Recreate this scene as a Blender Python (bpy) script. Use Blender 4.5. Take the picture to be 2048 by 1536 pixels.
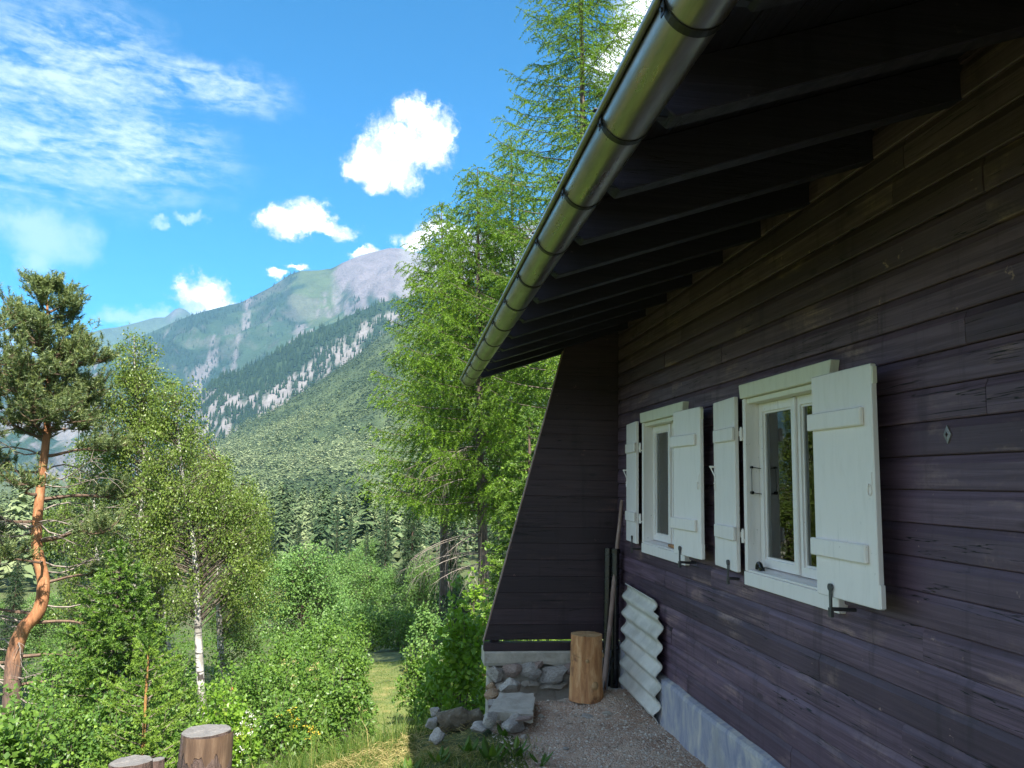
import bpy, bmesh, math, random
import numpy as np
from mathutils import Vector, Matrix

for o in list(bpy.data.objects):
    bpy.data.objects.remove(o)
SC = bpy.context.scene
COL = SC.collection
rng = np.random.default_rng(7)
random.seed(7)

# ------------------------------------------------------------------ camera
FPX, CX, CY = 1540.0, 1024.0, 768.0
ROT = np.array([[0.9910201526155993, -0.03605258793286337, -0.12876050641830195],
                [-0.13223263433256666, -0.12137294938738002, -0.9837596950345538],
                [0.01983904048143811, 0.9919520240719062, -0.12505036750215578]])
EYE = np.array([0.0, 0.0, 1.91])
cd = bpy.data.cameras.new('camera')
cam = bpy.data.objects.new('camera', cd)
COL.objects.link(cam)
cd.sensor_width = 36.0
cd.lens = FPX / 2048.0 * 36.0
cd.clip_start = 0.05
cd.clip_end = 40000.0
M = Matrix([list(r) for r in ROT]).to_4x4()
M.translation = Vector(EYE)
cam.matrix_world = M
SC.camera = cam


def ray(px, py):
    v = np.array([(px - CX) / FPX, -(py - CY) / FPX, -1.0])
    return ROT @ v


def at(px, py, X=None, Y=None, Z=None):
    w = ray(px, py)
    t = X / w[0] if X is not None else (Y / w[1] if Y is not None else (Z - EYE[2]) / w[2])
    return EYE + t * w


def proj(P):
    c = (P - EYE) @ ROT
    return CX - FPX * c[..., 0] / c[..., 2], CY + FPX * c[..., 1] / c[..., 2]


# ------------------------------------------------------------------ light
SUN_EL, SUN_PHI = math.radians(50), math.radians(9)      # sun behind the camera, a little to the cabin side
SUNV = Vector((math.cos(SUN_EL) * math.sin(SUN_PHI), -math.cos(SUN_EL) * math.cos(SUN_PHI), math.sin(SUN_EL)))
sd = bpy.data.lights.new('sun', 'SUN')
sd.energy = 3.15
sd.angle = math.radians(0.5)
sd.color = (1.0, 0.94, 0.84)
so = bpy.data.objects.new('sun', sd)
COL.objects.link(so)
so.rotation_euler = SUNV.to_track_quat('Z', 'Y').to_euler()

SC.view_settings.view_transform = 'Standard'
SC.view_settings.look = 'None'
SC.view_settings.gamma = 1.0
SC.view_settings.use_curve_mapping = False
SC.view_settings.exposure = 2.1
cy = SC.cycles
cy.max_bounces = 7
cy.diffuse_bounces = 4
cy.glossy_bounces = 3
cy.transmission_bounces = 5
cy.transparent_max_bounces = 8
cy.volume_bounces = 1
cy.caustics_reflective = False
cy.caustics_refractive = False
cy.sample_clamp_indirect = 6.0
cy.use_denoising = True

# ------------------------------------------------------------------ node helpers


class G:
    """tiny helper round a node tree"""

    def __init__(self, nt):
        self.nt = nt

    def n(self, typ, **kw):
        nd = self.nt.nodes.new(typ)
        for k, v in kw.items():
            if k.startswith('i_'):
                key = k[2:]
                key = int(key) if key.isdigit() else key
                self.put(nd.inputs[key], v)
            else:
                setattr(nd, k, v)
        return nd

    def put(self, sock, v):
        if isinstance(v, bpy.types.NodeSocket):
            self.nt.links.new(v, sock)
        elif isinstance(v, (tuple, list)) and len(v) == 3 and sock.type == 'RGBA':
            sock.default_value = (*v, 1)
        else:
            sock.default_value = v

    def m(self, op, a, b=None, c=None):
        nd = self.nt.nodes.new('ShaderNodeMath')
        nd.operation = op
        for i, v in enumerate((a, b, c)):
            if v is not None:
                self.put(nd.inputs[i], v)
        return nd.outputs[0]

    def vm(self, op, a, b=None):
        nd = self.nt.nodes.new('ShaderNodeVectorMath')
        nd.operation = op
        self.put(nd.inputs[0], a)
        if b is not None:
            self.put(nd.inputs[1], b)
        return nd.outputs[1] if op in ('LENGTH', 'DOT_PRODUCT') else nd.outputs[0]

    def noise(self, vec, scale, detail=4, rough=0.55, dist=0.0, col=False):
        nd = self.nt.nodes.new('ShaderNodeTexNoise')
        self.nt.links.new(vec, nd.inputs['Vector'])
        nd.inputs['Scale'].default_value = scale
        nd.inputs['Detail'].default_value = detail
        nd.inputs['Roughness'].default_value = rough
        nd.inputs['Distortion'].default_value = dist
        return nd.outputs['Color'] if col else nd.outputs[0]

    def ramp(self, fac, stops, interp='LINEAR'):
        nd = self.nt.nodes.new('ShaderNodeValToRGB')
        nd.color_ramp.interpolation = interp
        self.nt.links.new(fac, nd.inputs[0])
        e = nd.color_ramp.elements
        while len(e) < len(stops):
            e.new(0.5)
        for i, (p, c) in enumerate(stops):
            e[i].position = p
            e[i].color = (*c, 1) if not isinstance(c, (int, float)) else (c, c, c, 1)
        return nd.outputs[0]

    def mix(self, f, a, b, mode='MIX'):
        nd = self.nt.nodes.new('ShaderNodeMix')
        nd.data_type = 'RGBA'
        nd.blend_type = mode
        self.put(nd.inputs[0], f)
        self.put(nd.inputs[6], a)
        self.put(nd.inputs[7], b)
        return nd.outputs[2]

    def smooth(self, x, lo, hi, to0=0.0, to1=1.0):
        nd = self.nt.nodes.new('ShaderNodeMapRange')
        nd.interpolation_type = 'SMOOTHSTEP'
        self.put(nd.inputs[0], x)
        for i, v in ((1, lo), (2, hi), (3, to0), (4, to1)):
            nd.inputs[i].default_value = v
        return nd.outputs[0]

    def mapping(self, vec, scale=(1, 1, 1), loc=(0, 0, 0), rot=(0, 0, 0)):
        nd = self.nt.nodes.new('ShaderNodeMapping')
        self.nt.links.new(vec, nd.inputs[0])
        nd.inputs['Scale'].default_value = scale
        nd.inputs['Location'].default_value = loc
        nd.inputs['Rotation'].default_value = rot
        return nd.outputs[0]


def new_mat(name):
    m = bpy.data.materials.new(name)
    m.use_nodes = True
    g = G(m.node_tree)
    b = m.node_tree.nodes['Principled BSDF']
    return m, g, b


def bump(g, b, height, strength=0.3, dist=0.02):
    nd = g.n('ShaderNodeBump', i_Strength=strength, i_Distance=dist)
    g.put(nd.inputs['Height'], height)
    g.put(b.inputs['Normal'], nd.outputs[0])


# ------------------------------------------------------------------ sky with clouds
W = bpy.data.worlds.new('World')
SC.world = W
W.use_nodes = True
W.cycles.sampling_method = 'MANUAL'
W.cycles.sample_map_resolution = 256
g = G(W.node_tree)
for nd in list(W.node_tree.nodes):
    W.node_tree.nodes.remove(nd)
out = g.n('ShaderNodeOutputWorld')
bg = g.n('ShaderNodeBackground')
bg.inputs[1].default_value = 0.15
W.node_tree.links.new(bg.outputs[0], out.inputs[0])
sky = g.n('ShaderNodeTexSky')
sky.sky_type = 'NISHITA'
sky.sun_disc = False
sky.sun_elevation = SUN_EL
sky.sun_rotation = math.atan2(SUNV.x, SUNV.y)
sky.altitude = 1400
sky.air_density = 1.0
sky.dust_density = 0.6
sky.ozone_density = 1.6
hs = g.n('ShaderNodeHueSaturation', i_Saturation=1.72, i_Value=0.37, i_Hue=0.495)
g.put(hs.inputs['Color'], sky.outputs[0])
tc = g.n('ShaderNodeTexCoord')
sx = g.n('ShaderNodeSeparateXYZ')
g.put(sx.inputs[0], tc.outputs['Generated'])
az = g.m('ARCTAN2', sx.outputs[0], sx.outputs[1])
el = g.m('ARCSINE', sx.outputs[2])
ae = g.n('ShaderNodeCombineXYZ')
g.put(ae.inputs[0], g.m('MULTIPLY', az, 57.2958))
g.put(ae.inputs[1], g.m('MULTIPLY', el, 57.2958))
AE = ae.outputs[0]


def azel(px, py):
    w = ray(px, py)
    w = w / np.linalg.norm(w)
    return math.degrees(math.atan2(w[0], w[1])), math.degrees(math.asin(w[2]))


# billows: warp the direction before measuring the distance to each puff
wn = g.noise(AE, 0.35, 6, 0.62, col=True)
wv = g.vm('MULTIPLY', g.vm('SUBTRACT', wn, (0.5, 0.5, 0.5)), (4.6, 3.8, 0))
wn2 = g.noise(AE, 1.5, 4, 0.6, col=True)
wv2 = g.vm('MULTIPLY', g.vm('SUBTRACT', wn2, (0.5, 0.5, 0.5)), (1.0, 0.9, 0))
WAE = g.vm('ADD', g.vm('ADD', AE, wv), wv2)


def blobs(vec, lst):
    best = None
    for (a, e, ra, re) in lst:
        d = g.vm('LENGTH', g.vm('MULTIPLY', g.vm('SUBTRACT', vec, (a, e, 0)), (1 / ra, 1 / re, 0)))
        best = d if best is None else g.m('MINIMUM', best, d)
    return best


K = 57.3 / 1540
cum_px = [(838, 232, 52, 42), (868, 282, 50, 52), (800, 290, 74, 54), (748, 334, 62, 44), (775, 345, 78, 44), (722, 345, 40, 34),
          (612, 436, 54, 34), (566, 452, 56, 28), (650, 458, 60, 22), (600, 462, 86, 18),
          (412, 592, 50, 36), (390, 585, 34, 26), (450, 610, 30, 22),
          (556, 560, 18, 14), (600, 545, 20, 10), (740, 512, 44, 14), (830, 484, 46, 22), (880, 468, 46, 26), (930, 490, 60, 40),
          (1290, 60, 90, 80), (1235, 130, 70, 50), (1340, 120, 90, 90)]
cums = [(*azel(px, py), rx * K, ry * K) for px, py, rx, ry in cum_px]
for i in range(9):                       # the sky goes on with like clouds round the horizon
    a0 = 60 + i * 31 + random.uniform(-8, 8)
    a0 = a0 if a0 < 180 else a0 - 360
    e0 = random.uniform(12, 28)
    for k in range(2):
        cums.append((a0 + random.uniform(-4, 4), e0 + random.uniform(-1.5, 1.5), random.uniform(3, 5), random.uniform(1.6, 2.8)))
dcum = blobs(WAE, cums)
fz = g.noise(AE, 3.2, 5, 0.65)
mcum = g.smooth(g.m('ADD', dcum, g.m('MULTIPLY', g.m('SUBTRACT', fz, 0.5), 0.7)), 1.20, 0.55)
soft_px = [(230, 630, 50, 20), (325, 634, 50, 18), (275, 640, 90, 14), (310, 446, 18, 12), (386, 440, 32, 9), (95, 470, 80, 62), (60, 440, 80, 40), (80, 520, 50, 36), (40, 700, 60, 40)]
dsoft = blobs(WAE, [(*azel(px, py), rx * K, ry * K) for px, py, rx, ry in soft_px])
msoft = g.m('MULTIPLY', g.smooth(dsoft, 1.25, 0.2), 0.55)
cir_px = [(60, 250, 330, 150), (150, 140, 220, 130), (250, 300, 220, 110), (400, 170, 190, 50), (-300, 200, 400, 200)]
dcir = blobs(g.vm('ADD', AE, wv), [(*azel(px, py), rx * K, ry * K) for px, py, rx, ry in cir_px])
str1 = g.noise(g.mapping(AE, (0.16, 0.62, 1), rot=(0, 0, math.radians(-16))), 1.0, 7, 0.62, 0.6)
str2 = g.noise(g.mapping(AE, (0.9, 2.2, 1), rot=(0, 0, math.radians(-12))), 1.0, 5, 0.65, 0.3)
mc = g.m('MULTIPLY', g.smooth(dcir, 1.15, 0.25), g.smooth(g.m('ADD', str1, g.m('MULTIPLY', g.m('SUBTRACT', str2, 0.5), 0.5)), 0.3, 0.72))
mcir = g.m('MULTIPLY', mc, 0.78)
# unseen veil and cumulus beyond the frame, added as white fill for the shaded side
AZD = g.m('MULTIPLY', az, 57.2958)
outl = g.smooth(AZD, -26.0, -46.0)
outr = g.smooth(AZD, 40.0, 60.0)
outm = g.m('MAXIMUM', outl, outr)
fill_veil = g.m('MULTIPLY', g.m('MULTIPLY', outm, g.smooth(str1, 0.30, 0.62)), 0.72)
mcir = g.m('MAXIMUM', mcir, fill_veil)
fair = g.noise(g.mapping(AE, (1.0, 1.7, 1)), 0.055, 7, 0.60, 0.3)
fill_cum = g.m('MULTIPLY', g.m('MULTIPLY', outm, g.smooth(fair, 0.50, 0.56)), g.smooth(g.m('MULTIPLY', el, 57.2958), 4.0, 10.0))
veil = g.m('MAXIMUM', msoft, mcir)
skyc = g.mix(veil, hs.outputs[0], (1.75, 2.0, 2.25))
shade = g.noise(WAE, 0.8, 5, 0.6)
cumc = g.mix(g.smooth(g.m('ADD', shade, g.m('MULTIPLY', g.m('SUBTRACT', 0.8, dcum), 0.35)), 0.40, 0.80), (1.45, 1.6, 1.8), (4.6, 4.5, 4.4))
fin = g.mix(g.m('MAXIMUM', mcum, fill_cum), skyc, cumc)
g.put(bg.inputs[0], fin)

# ------------------------------------------------------------------ numpy noise


def _hash(ix, iy, seed):
    h = (ix.astype(np.int64) * 374761393 + iy.astype(np.int64) * 668265263 + seed * 1442695041) & 0x7fffffff
    h = (h ^ (h >> 13)) * 1274126177 & 0x7fffffff
    h = h ^ (h >> 16)
    return (h & 0xffff) / 65535.0


def vnoise(x, y, seed=0):
    x0, y0 = np.floor(x), np.floor(y)
    fx, fy = x - x0, y - y0
    fx = fx * fx * (3 - 2 * fx)
    fy = fy * fy * (3 - 2 * fy)
    a, b = _hash(x0, y0, seed), _hash(x0 + 1, y0, seed)
    c, d = _hash(x0, y0 + 1, seed), _hash(x0 + 1, y0 + 1, seed)
    return (a * (1 - fx) + b * fx) * (1 - fy) + (c * (1 - fx) + d * fx) * fy


def fbm(x, y, oct=5, seed=0, gain=0.5, ridged=False):
    s, a, t = 0.0, 1.0, 0.0
    for i in range(oct):
        v = vnoise(x, y, seed + i * 17)
        if ridged:
            v = 1 - abs(2 * v - 1)
        s = s + a * v
        t += a
        a *= gain
        x, y = x * 2.03 + 11.3, y * 2.03 + 5.7
    return s / t


def sstep(x, a, b):
    t = np.clip((x - a) / (b - a), 0, 1)
    return t * t * (3 - 2 * t)


# ------------------------------------------------------------------ mesh helpers


def tag(o, label=None, cat=None, group=None, kind=None):
    if label:
        o['label'] = label
    if cat:
        o['category'] = cat
    if group:
        o['group'] = group
    if kind:
        o['kind'] = kind
    return o


def empty(name, loc=(0, 0, 0), rz=0.0):
    o = bpy.data.objects.new(name, None)
    o.empty_display_size = 0.1
    COL.objects.link(o)
    o.location = loc
    o.rotation_euler = (0, 0, rz)
    return o


def link(name, me, parent=None):
    o = bpy.data.objects.new(name, me)
    COL.objects.link(o)
    if parent is not None:
        o.parent = parent
    return o


def npdata(name, chunks, mat, smooth=False):
    """chunks: list of (V (n,3), F (m,k)[, rnd (n,)])"""
    Vs, starts, loops, rn, off, ls = [], [], [], [], 0, 0
    for ch in chunks:
        V, F = ch[0], ch[1]
        if len(V) == 0:
            continue
        Vs.append(V)
        k = F.shape[1]
        loops.append((F + off).ravel())
        starts.append(ls + np.arange(len(F)) * k)
        ls += F.size
        rn.append(ch[2] if len(ch) > 2 else np.zeros(len(V)))
        off += len(V)
    V = np.concatenate(Vs).astype(np.float32)
    L = np.concatenate(loops).astype(np.int32)
    S = np.concatenate(starts).astype(np.int32)
    me = bpy.data.meshes.new(name)
    me.vertices.add(len(V))
    me.vertices.foreach_set('co', V.ravel())
    me.loops.add(len(L))
    me.loops.foreach_set('vertex_index', L)
    me.polygons.add(len(S))
    me.polygons.foreach_set('loop_start', S)
    a = me.attributes.new('rnd', 'FLOAT', 'POINT')
    a.data.foreach_set('value', np.concatenate(rn).astype(np.float32))
    me.polygons.foreach_set('use_smooth', np.full(len(S), smooth, dtype=bool))
    me.update(calc_edges=True)
    if mat:
        me.materials.append(mat)
    return me


STUFF_PARTS = {'crown', 'foliage', 'branches', 'dead_branches', 'flower_head', 'stem_leaves', 'stems'}


def npobj(name, chunks, mat, parent=None, smooth=False):
    o = link(name, npdata(name, chunks, mat, smooth), parent)
    if name in STUFF_PARTS:
        o['kind'] = 'stuff'
    return o


def tube(pts, rad, sides=6, cap=True):
    pts = np.asarray(pts, float)
    n = len(pts)
    rad = np.broadcast_to(np.asarray(rad, float), (n,))
    T = np.gradient(pts, axis=0)
    T /= np.linalg.norm(T, axis=1, keepdims=True) + 1e-9
    mt = T.mean(0)
    ref = np.array([0, 0, 1.0]) if abs(mt[2]) < 0.75 * np.linalg.norm(mt) + 1e-9 else np.array([1.0, 0, 0])
    A = np.cross(T, ref)
    A /= np.linalg.norm(A, axis=1, keepdims=True) + 1e-9
    B = np.cross(T, A)
    th = np.linspace(0, 2 * np.pi, sides, endpoint=False)
    V = pts[:, None] + rad[:, None, None] * (np.cos(th)[None, :, None] * A[:, None] + np.sin(th)[None, :, None] * B[:, None])
    V = V.reshape(-1, 3)
    i = np.arange(n - 1)[:, None] * sides
    j = np.arange(sides)[None]
    j2 = (j + 1) % sides
    F = np.stack([i + j, i + j2, i + sides + j2, i + sides + j], -1).reshape(-1, 4)
    return V, F


def spline(ctrl, n):
    """catmull-rom through control points"""
    P = np.asarray(ctrl, float)
    P = np.vstack([2 * P[0] - P[1], P, 2 * P[-1] - P[-2]])
    m = len(P) - 3
    out = []
    for u in np.linspace(0, m - 1e-6, n):
        i = int(u)
        t = u - i
        p0, p1, p2, p3 = P[i:i + 4]
        out.append(0.5 * ((2 * p1) + (-p0 + p2) * t + (2 * p0 - 5 * p1 + 4 * p2 - p3) * t * t + (-p0 + 3 * p1 - 3 * p2 + p3) * t ** 3))
    return np.array(out)


def runit(n, r=None):
    v = (r or rng).normal(size=(n, 3))
    return v / (np.linalg.norm(v, axis=1, keepdims=True) + 1e-9)


def nrm(v):
    return v / (np.linalg.norm(v, axis=-1, keepdims=True) + 1e-9)


def leaf_quads(C, D, S, L, Wd, rnd=None):
    n = len(C)
    L = np.broadcast_to(L, (n,))[:, None]
    Wd = np.broadcast_to(Wd, (n,))[:, None]
    N = np.cross(D, S)
    V = np.stack([C, C + D * L * 0.45 + S * Wd * 0.5 + N * Wd * 0.12, C + D * L, C + D * L * 0.45 - S * Wd * 0.5 + N * Wd * 0.12], 1).reshape(-1, 3)
    F = np.arange(n * 4).reshape(n, 4)
    if rnd is None:
        rnd = rng.random(n)
    return V, F, np.repeat(rnd, 4)


def leaf_fold(C, D, S, L, Wd, rnd=None):
    """larger leaf: two halves folded along the midrib, six vertices each"""
    n = len(C)
    L = np.broadcast_to(L, (n,))[:, None]
    Wd = np.broadcast_to(Wd, (n,))[:, None]
    N = np.cross(D, S)
    m1 = C + D * L * 0.3
    m2 = C + D * L * 0.7 - N * L * 0.04
    tip = C + D * L - N * L * 0.12
    a1 = m1 + S * Wd * 0.48 + N * Wd * 0.14
    a2 = m2 + S * Wd * 0.36 + N * Wd * 0.10
    b1 = m1 - S * Wd * 0.48 + N * Wd * 0.14
    b2 = m2 - S * Wd * 0.36 + N * Wd * 0.10
    V = np.stack([C, a1, a2, tip, b2, b1], 1).reshape(-1, 3)
    i = np.arange(n)[:, None] * 6
    F = np.concatenate([i + np.array([[0, 1, 2, 3]]), i + np.array([[0, 3, 4, 5]])])
    if rnd is None:
        rnd = rng.random(n)
    return V, F, np.repeat(rnd, 6)


def needle_tris(C, D, S, L, Wd, rnd):
    n = len(C)
    L = np.broadcast_to(L, (n,))[:, None]
    Wd = np.broadcast_to(Wd, (n,))[:, None]
    V = np.stack([C - S * Wd * 0.5, C + S * Wd * 0.5, C + D * L], 1).reshape(-1, 3)
    return V, np.arange(n * 3).reshape(n, 3), np.repeat(rnd, 3)


def strips(P, w):
    """flat ribbons along polylines P (n,k,3), width w (n,) -> quads"""
    n, k, _ = P.shape
    T = nrm(P[:, -1] - P[:, 0])
    S = nrm(np.cross(T, runit(n)))[:, None] * np.broadcast_to(w, (n,))[:, None, None] * 0.5
    tap = np.linspace(1, 0.35, k)[None, :, None]
    V = np.stack([P - S * tap, P + S * tap], 2).reshape(-1, 3)
    b = (np.arange(n)[:, None] * k + np.arange(k - 1)[None]).reshape(-1) * 2
    F = np.stack([b, b + 1, b + 3, b + 2], 1)
    return V, F


def box_v(x0, x1, y0, y1, z0, z1):
    V = np.array([[x, y, z] for x in (x0, x1) for y in (y0, y1) for z in (z0, z1)], float)
    F = np.array([[0, 1, 3, 2], [4, 6, 7, 5], [0, 4, 5, 1], [2, 3, 7, 6], [0, 2, 6, 4], [1, 5, 7, 3]])
    return V, F


def bev(bm, w, seg=1):
    bmesh.ops.bevel(bm, geom=bm.edges[:], offset=w, segments=seg, affect='EDGES', clamp_overlap=True)


def bm_box(x0, x1, y0, y1, z0, z1, b=0.003):
    bm = bmesh.new()
    V, F = box_v(x0, x1, y0, y1, z0, z1)
    vs = [bm.verts.new(v) for v in V]
    for f in F:
        bm.faces.new([vs[i] for i in f])
    if b:
        bev(bm, b)
    return bm


def bm_obj(name, bm, mat, parent=None, smooth=False):
    bmesh.ops.recalc_face_normals(bm, faces=bm.faces[:])
    me = bpy.data.meshes.new(name)
    bm.to_mesh(me)
    bm.free()
    me.materials.append(mat)
    if smooth:
        me.polygons.foreach_set('use_smooth', np.full(len(me.polygons), True))
    return link(name, me, parent)


def box(name, x0, x1, y0, y1, z0, z1, mat, parent=None, b=0.003):
    return bm_obj(name, bm_box(x0, x1, y0, y1, z0, z1, b), mat, parent)


def bm_add(bm, V, F):
    vs = [bm.verts.new(v) for v in V]
    for f in F:
        bm.faces.new([vs[i] for i in f])


def cyl(bm, p0, p1, r, sides=12):
    V, F = tube([p0, p1], r, sides)
    vs = [bm.verts.new(v) for v in V]
    for f in F:
        bm.faces.new([vs[i] for i in f])
    bm.faces.new(vs[:sides])
    bm.faces.new(vs[sides:][::-1])


def prism(name, poly, axis, lo, hi, mat, parent=None, b=0.0):
    """extrude a polygon: axis 'y' -> poly in (x,z); axis 'x' -> poly in (y,z); axis 'z' -> poly in (x,y)"""
    bm = bmesh.new()

    def P(a, c, t):
        return {'y': (a, t, c), 'x': (t, a, c), 'z': (a, c, t)}[axis]
    v0 = [bm.verts.new(P(a, c, lo)) for a, c in poly]
    v1 = [bm.verts.new(P(a, c, hi)) for a, c in poly]
    bm.faces.new(v0)
    bm.faces.new(v1[::-1])
    for i in range(len(poly)):
        j = (i + 1) % len(poly)
        bm.faces.new([v0[i], v0[j], v1[j], v1[i]])
    if b:
        bev(bm, b)
    return bm_obj(name, bm, mat, parent)


# ------------------------------------------------------------------ terrain


def zt(x, y):
    x = np.asarray(x, float)
    y = np.asarray(y, float)
    dx = np.clip(0.25 - x, 0, 60)
    dy = np.clip(y - 6.7, 0, 80) * np.where(x > 2, 0.7, 1)
    r = np.hypot(x, y)
    z = -3.2 * (1 - np.exp(-(0.11 * dx + 0.18 * dy)))
    z = z - (0.15 * np.clip(r - 22, 0, 70) + 0.02 * np.clip(r - 92, 0, 300)) * sstep(y, -5, 20)
    z = z + 0.07 * sstep(x, 1.0, 2.0) * sstep(-y, -7.6, -7.0)
    z = z - 0.15 * (1 - sstep(x, 0.3, 0.85)) * sstep(y, 5.5, 6.2)
    z = z + 0.13 * sstep(y, 6.25, 7.2) * (1 - sstep(y, 7.45, 7.8)) * sstep(x, 0.95, 1.2)
    nf = sstep(np.hypot(dx, dy), 0.3, 3)
    z = z + nf * (fbm(x * 0.5 + 3, y * 0.5, 4, 5) - 0.5) * 0.5
    z = z + (fbm(x * 2.2, y * 2.2, 3, 9) - 0.5) * 0.05
    return z


# ------------------------------------------------------------------ materials


def rndattr(g):
    return g.n('ShaderNodeAttribute', attribute_name='rnd').outputs['Fac']


def leaf_mat(name, stops, transl=0.35, rough=0.45, tint=(1.25, 1.25, 0.55), spec=0.35):
    m, g, b = new_mat(name)
    c = g.ramp(rndattr(g), stops)
    g.put(b.inputs['Base Color'], c)
    b.inputs['Roughness'].default_value = rough
    b.inputs['Specular IOR Level'].default_value = spec
    tr = g.n('ShaderNodeBsdfTranslucent')
    g.put(tr.inputs[0], g.mix(1.0, c, tint, 'MULTIPLY'))
    mx = g.n('ShaderNodeMixShader')
    mx.inputs[0].default_value = transl
    nt = m.node_tree
    nt.links.new(b.outputs[0], mx.inputs[1])
    nt.links.new(tr.outputs[0], mx.inputs[2])
    nt.links.new(mx.outputs[0], nt.nodes['Material Output'].inputs[0])
    return m


M_LARCH = leaf_mat('larch_needles', [(0, (0.093, 0.167, 0.024)), (0.55, (0.169, 0.304, 0.030)), (1, (0.286, 0.432, 0.041))], 0.42)
M_SPRUCE = leaf_mat('spruce_needles', [(0, (0.046, 0.109, 0.022)), (0.6, (0.104, 0.200, 0.030)), (1, (0.220, 0.344, 0.047))], 0.28)
M_DARKSPR = leaf_mat('dark_spruce_needles', [(0, (0.023, 0.052, 0.024)), (0.7, (0.043, 0.087, 0.034)), (1, (0.080, 0.131, 0.041))], 0.2)
M_PINE = leaf_mat('pine_needles', [(0, (0.081, 0.127, 0.061)), (0.5, (0.153, 0.205, 0.079)), (1, (0.265, 0.304, 0.096))], 0.25)
M_BIRCH = leaf_mat('birch_leaves', [(0, (0.075, 0.129, 0.024)), (0.5, (0.142, 0.213, 0.038)), (1, (0.226, 0.289, 0.068))], 0.35, 0.35)
M_BROAD = leaf_mat('broad_leaves', [(0, (0.056, 0.129, 0.022)), (0.5, (0.113, 0.213, 0.034)), (1, (0.189, 0.304, 0.047))], 0.35, 0.4)
M_ASH = leaf_mat('ash_leaves', [(0, (0.076, 0.160, 0.045)), (0.5, (0.131, 0.246, 0.059)), (1, (0.207, 0.330, 0.081))], 0.3, 0.45)
M_HAZEL = leaf_mat('hazel_leaves', [(0, (0.094, 0.198, 0.020)), (0.6, (0.189, 0.335, 0.034)), (0.93, (0.358, 0.457, 0.068)), (1, (0.528, 0.244, 0.081))], 0.45, 0.38)
M_GRASS = leaf_mat('grass_blades', [(0, (0.045, 0.10, 0.015)), (0.5, (0.10, 0.17, 0.03)), (0.8, (0.20, 0.23, 0.06)), (1, (0.36, 0.31, 0.12))], 0.35)
M_STRAW = leaf_mat('cut_grass', [(0, (0.20, 0.17, 0.06)), (0.5, (0.38, 0.31, 0.12)), (1, (0.50, 0.42, 0.19))], 0.25, 0.6)
M_HERB = leaf_mat('herb_leaves', [(0, (0.039, 0.095, 0.015)), (0.5, (0.078, 0.158, 0.020)), (1, (0.156, 0.231, 0.040))], 0.38)
M_FLOWER = leaf_mat('white_petals', [(0, (0.55, 0.55, 0.45)), (1, (0.75, 0.75, 0.7))], 0.3)
M_YELLOW = leaf_mat('yellow_petals', [(0, (0.55, 0.38, 0.03)), (1, (0.65, 0.5, 0.05))], 0.3)


def bark_mat(name, c0, c1, c2, zscale=0.2, sc=14, bs=0.8, dist=0.02):
    m, g, b = new_mat(name)
    ge = g.n('ShaderNodeNewGeometry').outputs['Position']
    n1 = g.noise(g.mapping(ge, (1, 1, zscale)), sc, 6, 0.65, 0.4)
    n2 = g.noise(ge, sc * 0.25, 3)
    c = g.ramp(n1, [(0.3, c0), (0.5, c1), (0.7, c2)])
    g.put(b.inputs['Base Color'], g.mix(g.smooth(n2, 0.3, 0.7), c, g.mix(0.5, c, c0)))
    b.inputs['Roughness'].default_value = 0.85
    bump(g, b, n1, bs, dist)
    return m


M_LBARK = bark_mat('larch_bark', (0.05, 0.035, 0.028), (0.13, 0.10, 0.085), (0.24, 0.19, 0.165))
M_TWIG = bark_mat('twigs', (0.07, 0.055, 0.04), (0.14, 0.11, 0.085), (0.24, 0.20, 0.165))
M_SBARK = bark_mat('spruce_bark', (0.045, 0.03, 0.022), (0.12, 0.08, 0.06), (0.2, 0.14, 0.1))
M_PLIMB = bark_mat('pine_limbs', (0.08, 0.05, 0.035), (0.17, 0.11, 0.075), (0.28, 0.18, 0.12))
M_DEAD = bark_mat('dead_twigs', (0.16, 0.13, 0.11), (0.26, 0.22, 0.19), (0.36, 0.32, 0.28))
# pine: grey plates low down, orange papery bark above
m, g, b = new_mat('pine_bark')
pos = g.n('ShaderNodeNewGeometry').outputs['Position']
oc = g.n('ShaderNodeTexCoord').outputs['Object']
sz = g.n('ShaderNodeSeparateXYZ')
g.put(sz.inputs[0], oc)
n1 = g.noise(g.mapping(pos, (1, 1, 0.3)), 12, 6, 0.65, 0.4)
lo = g.ramp(n1, [(0.3, (0.05, 0.035, 0.03)), (0.7, (0.2, 0.13, 0.10))])
hi = g.ramp(n1, [(0.3, (0.20, 0.075, 0.03)), (0.55, (0.42, 0.19, 0.085)), (0.75, (0.55, 0.33, 0.19))])
g.put(b.inputs['Base Color'], g.mix(g.smooth(g.m('ADD', sz.outputs[2], n1), 1.3, 2.6), lo, hi))
b.inputs['Roughness'].default_value = 0.8
bump(g, b, n1, 0.8, 0.02)
M_PBARK = m
# birch: white with dark lenticels and blotches
m, g, b = new_mat('birch_bark')
pos = g.n('ShaderNodeNewGeometry').outputs['Position']
n1 = g.noise(g.mapping(pos, (3, 3, 26)), 1.0, 4, 0.6, 0.3)
n2 = g.noise(g.mapping(pos, (5, 5, 3)), 1.0, 5, 0.6)
c = g.mix(g.smooth(n2, 0.38, 0.62), (0.26, 0.24, 0.21), (0.54, 0.52, 0.48))
c = g.mix(g.smooth(n1, 0.56, 0.62), c, (0.05, 0.045, 0.04))
c = g.mix(g.smooth(n2, 0.60, 0.66), c, (0.06, 0.05, 0.045))
g.put(b.inputs['Base Color'], c)
b.inputs['Roughness'].default_value = 0.6
M_BBARK = m


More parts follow.
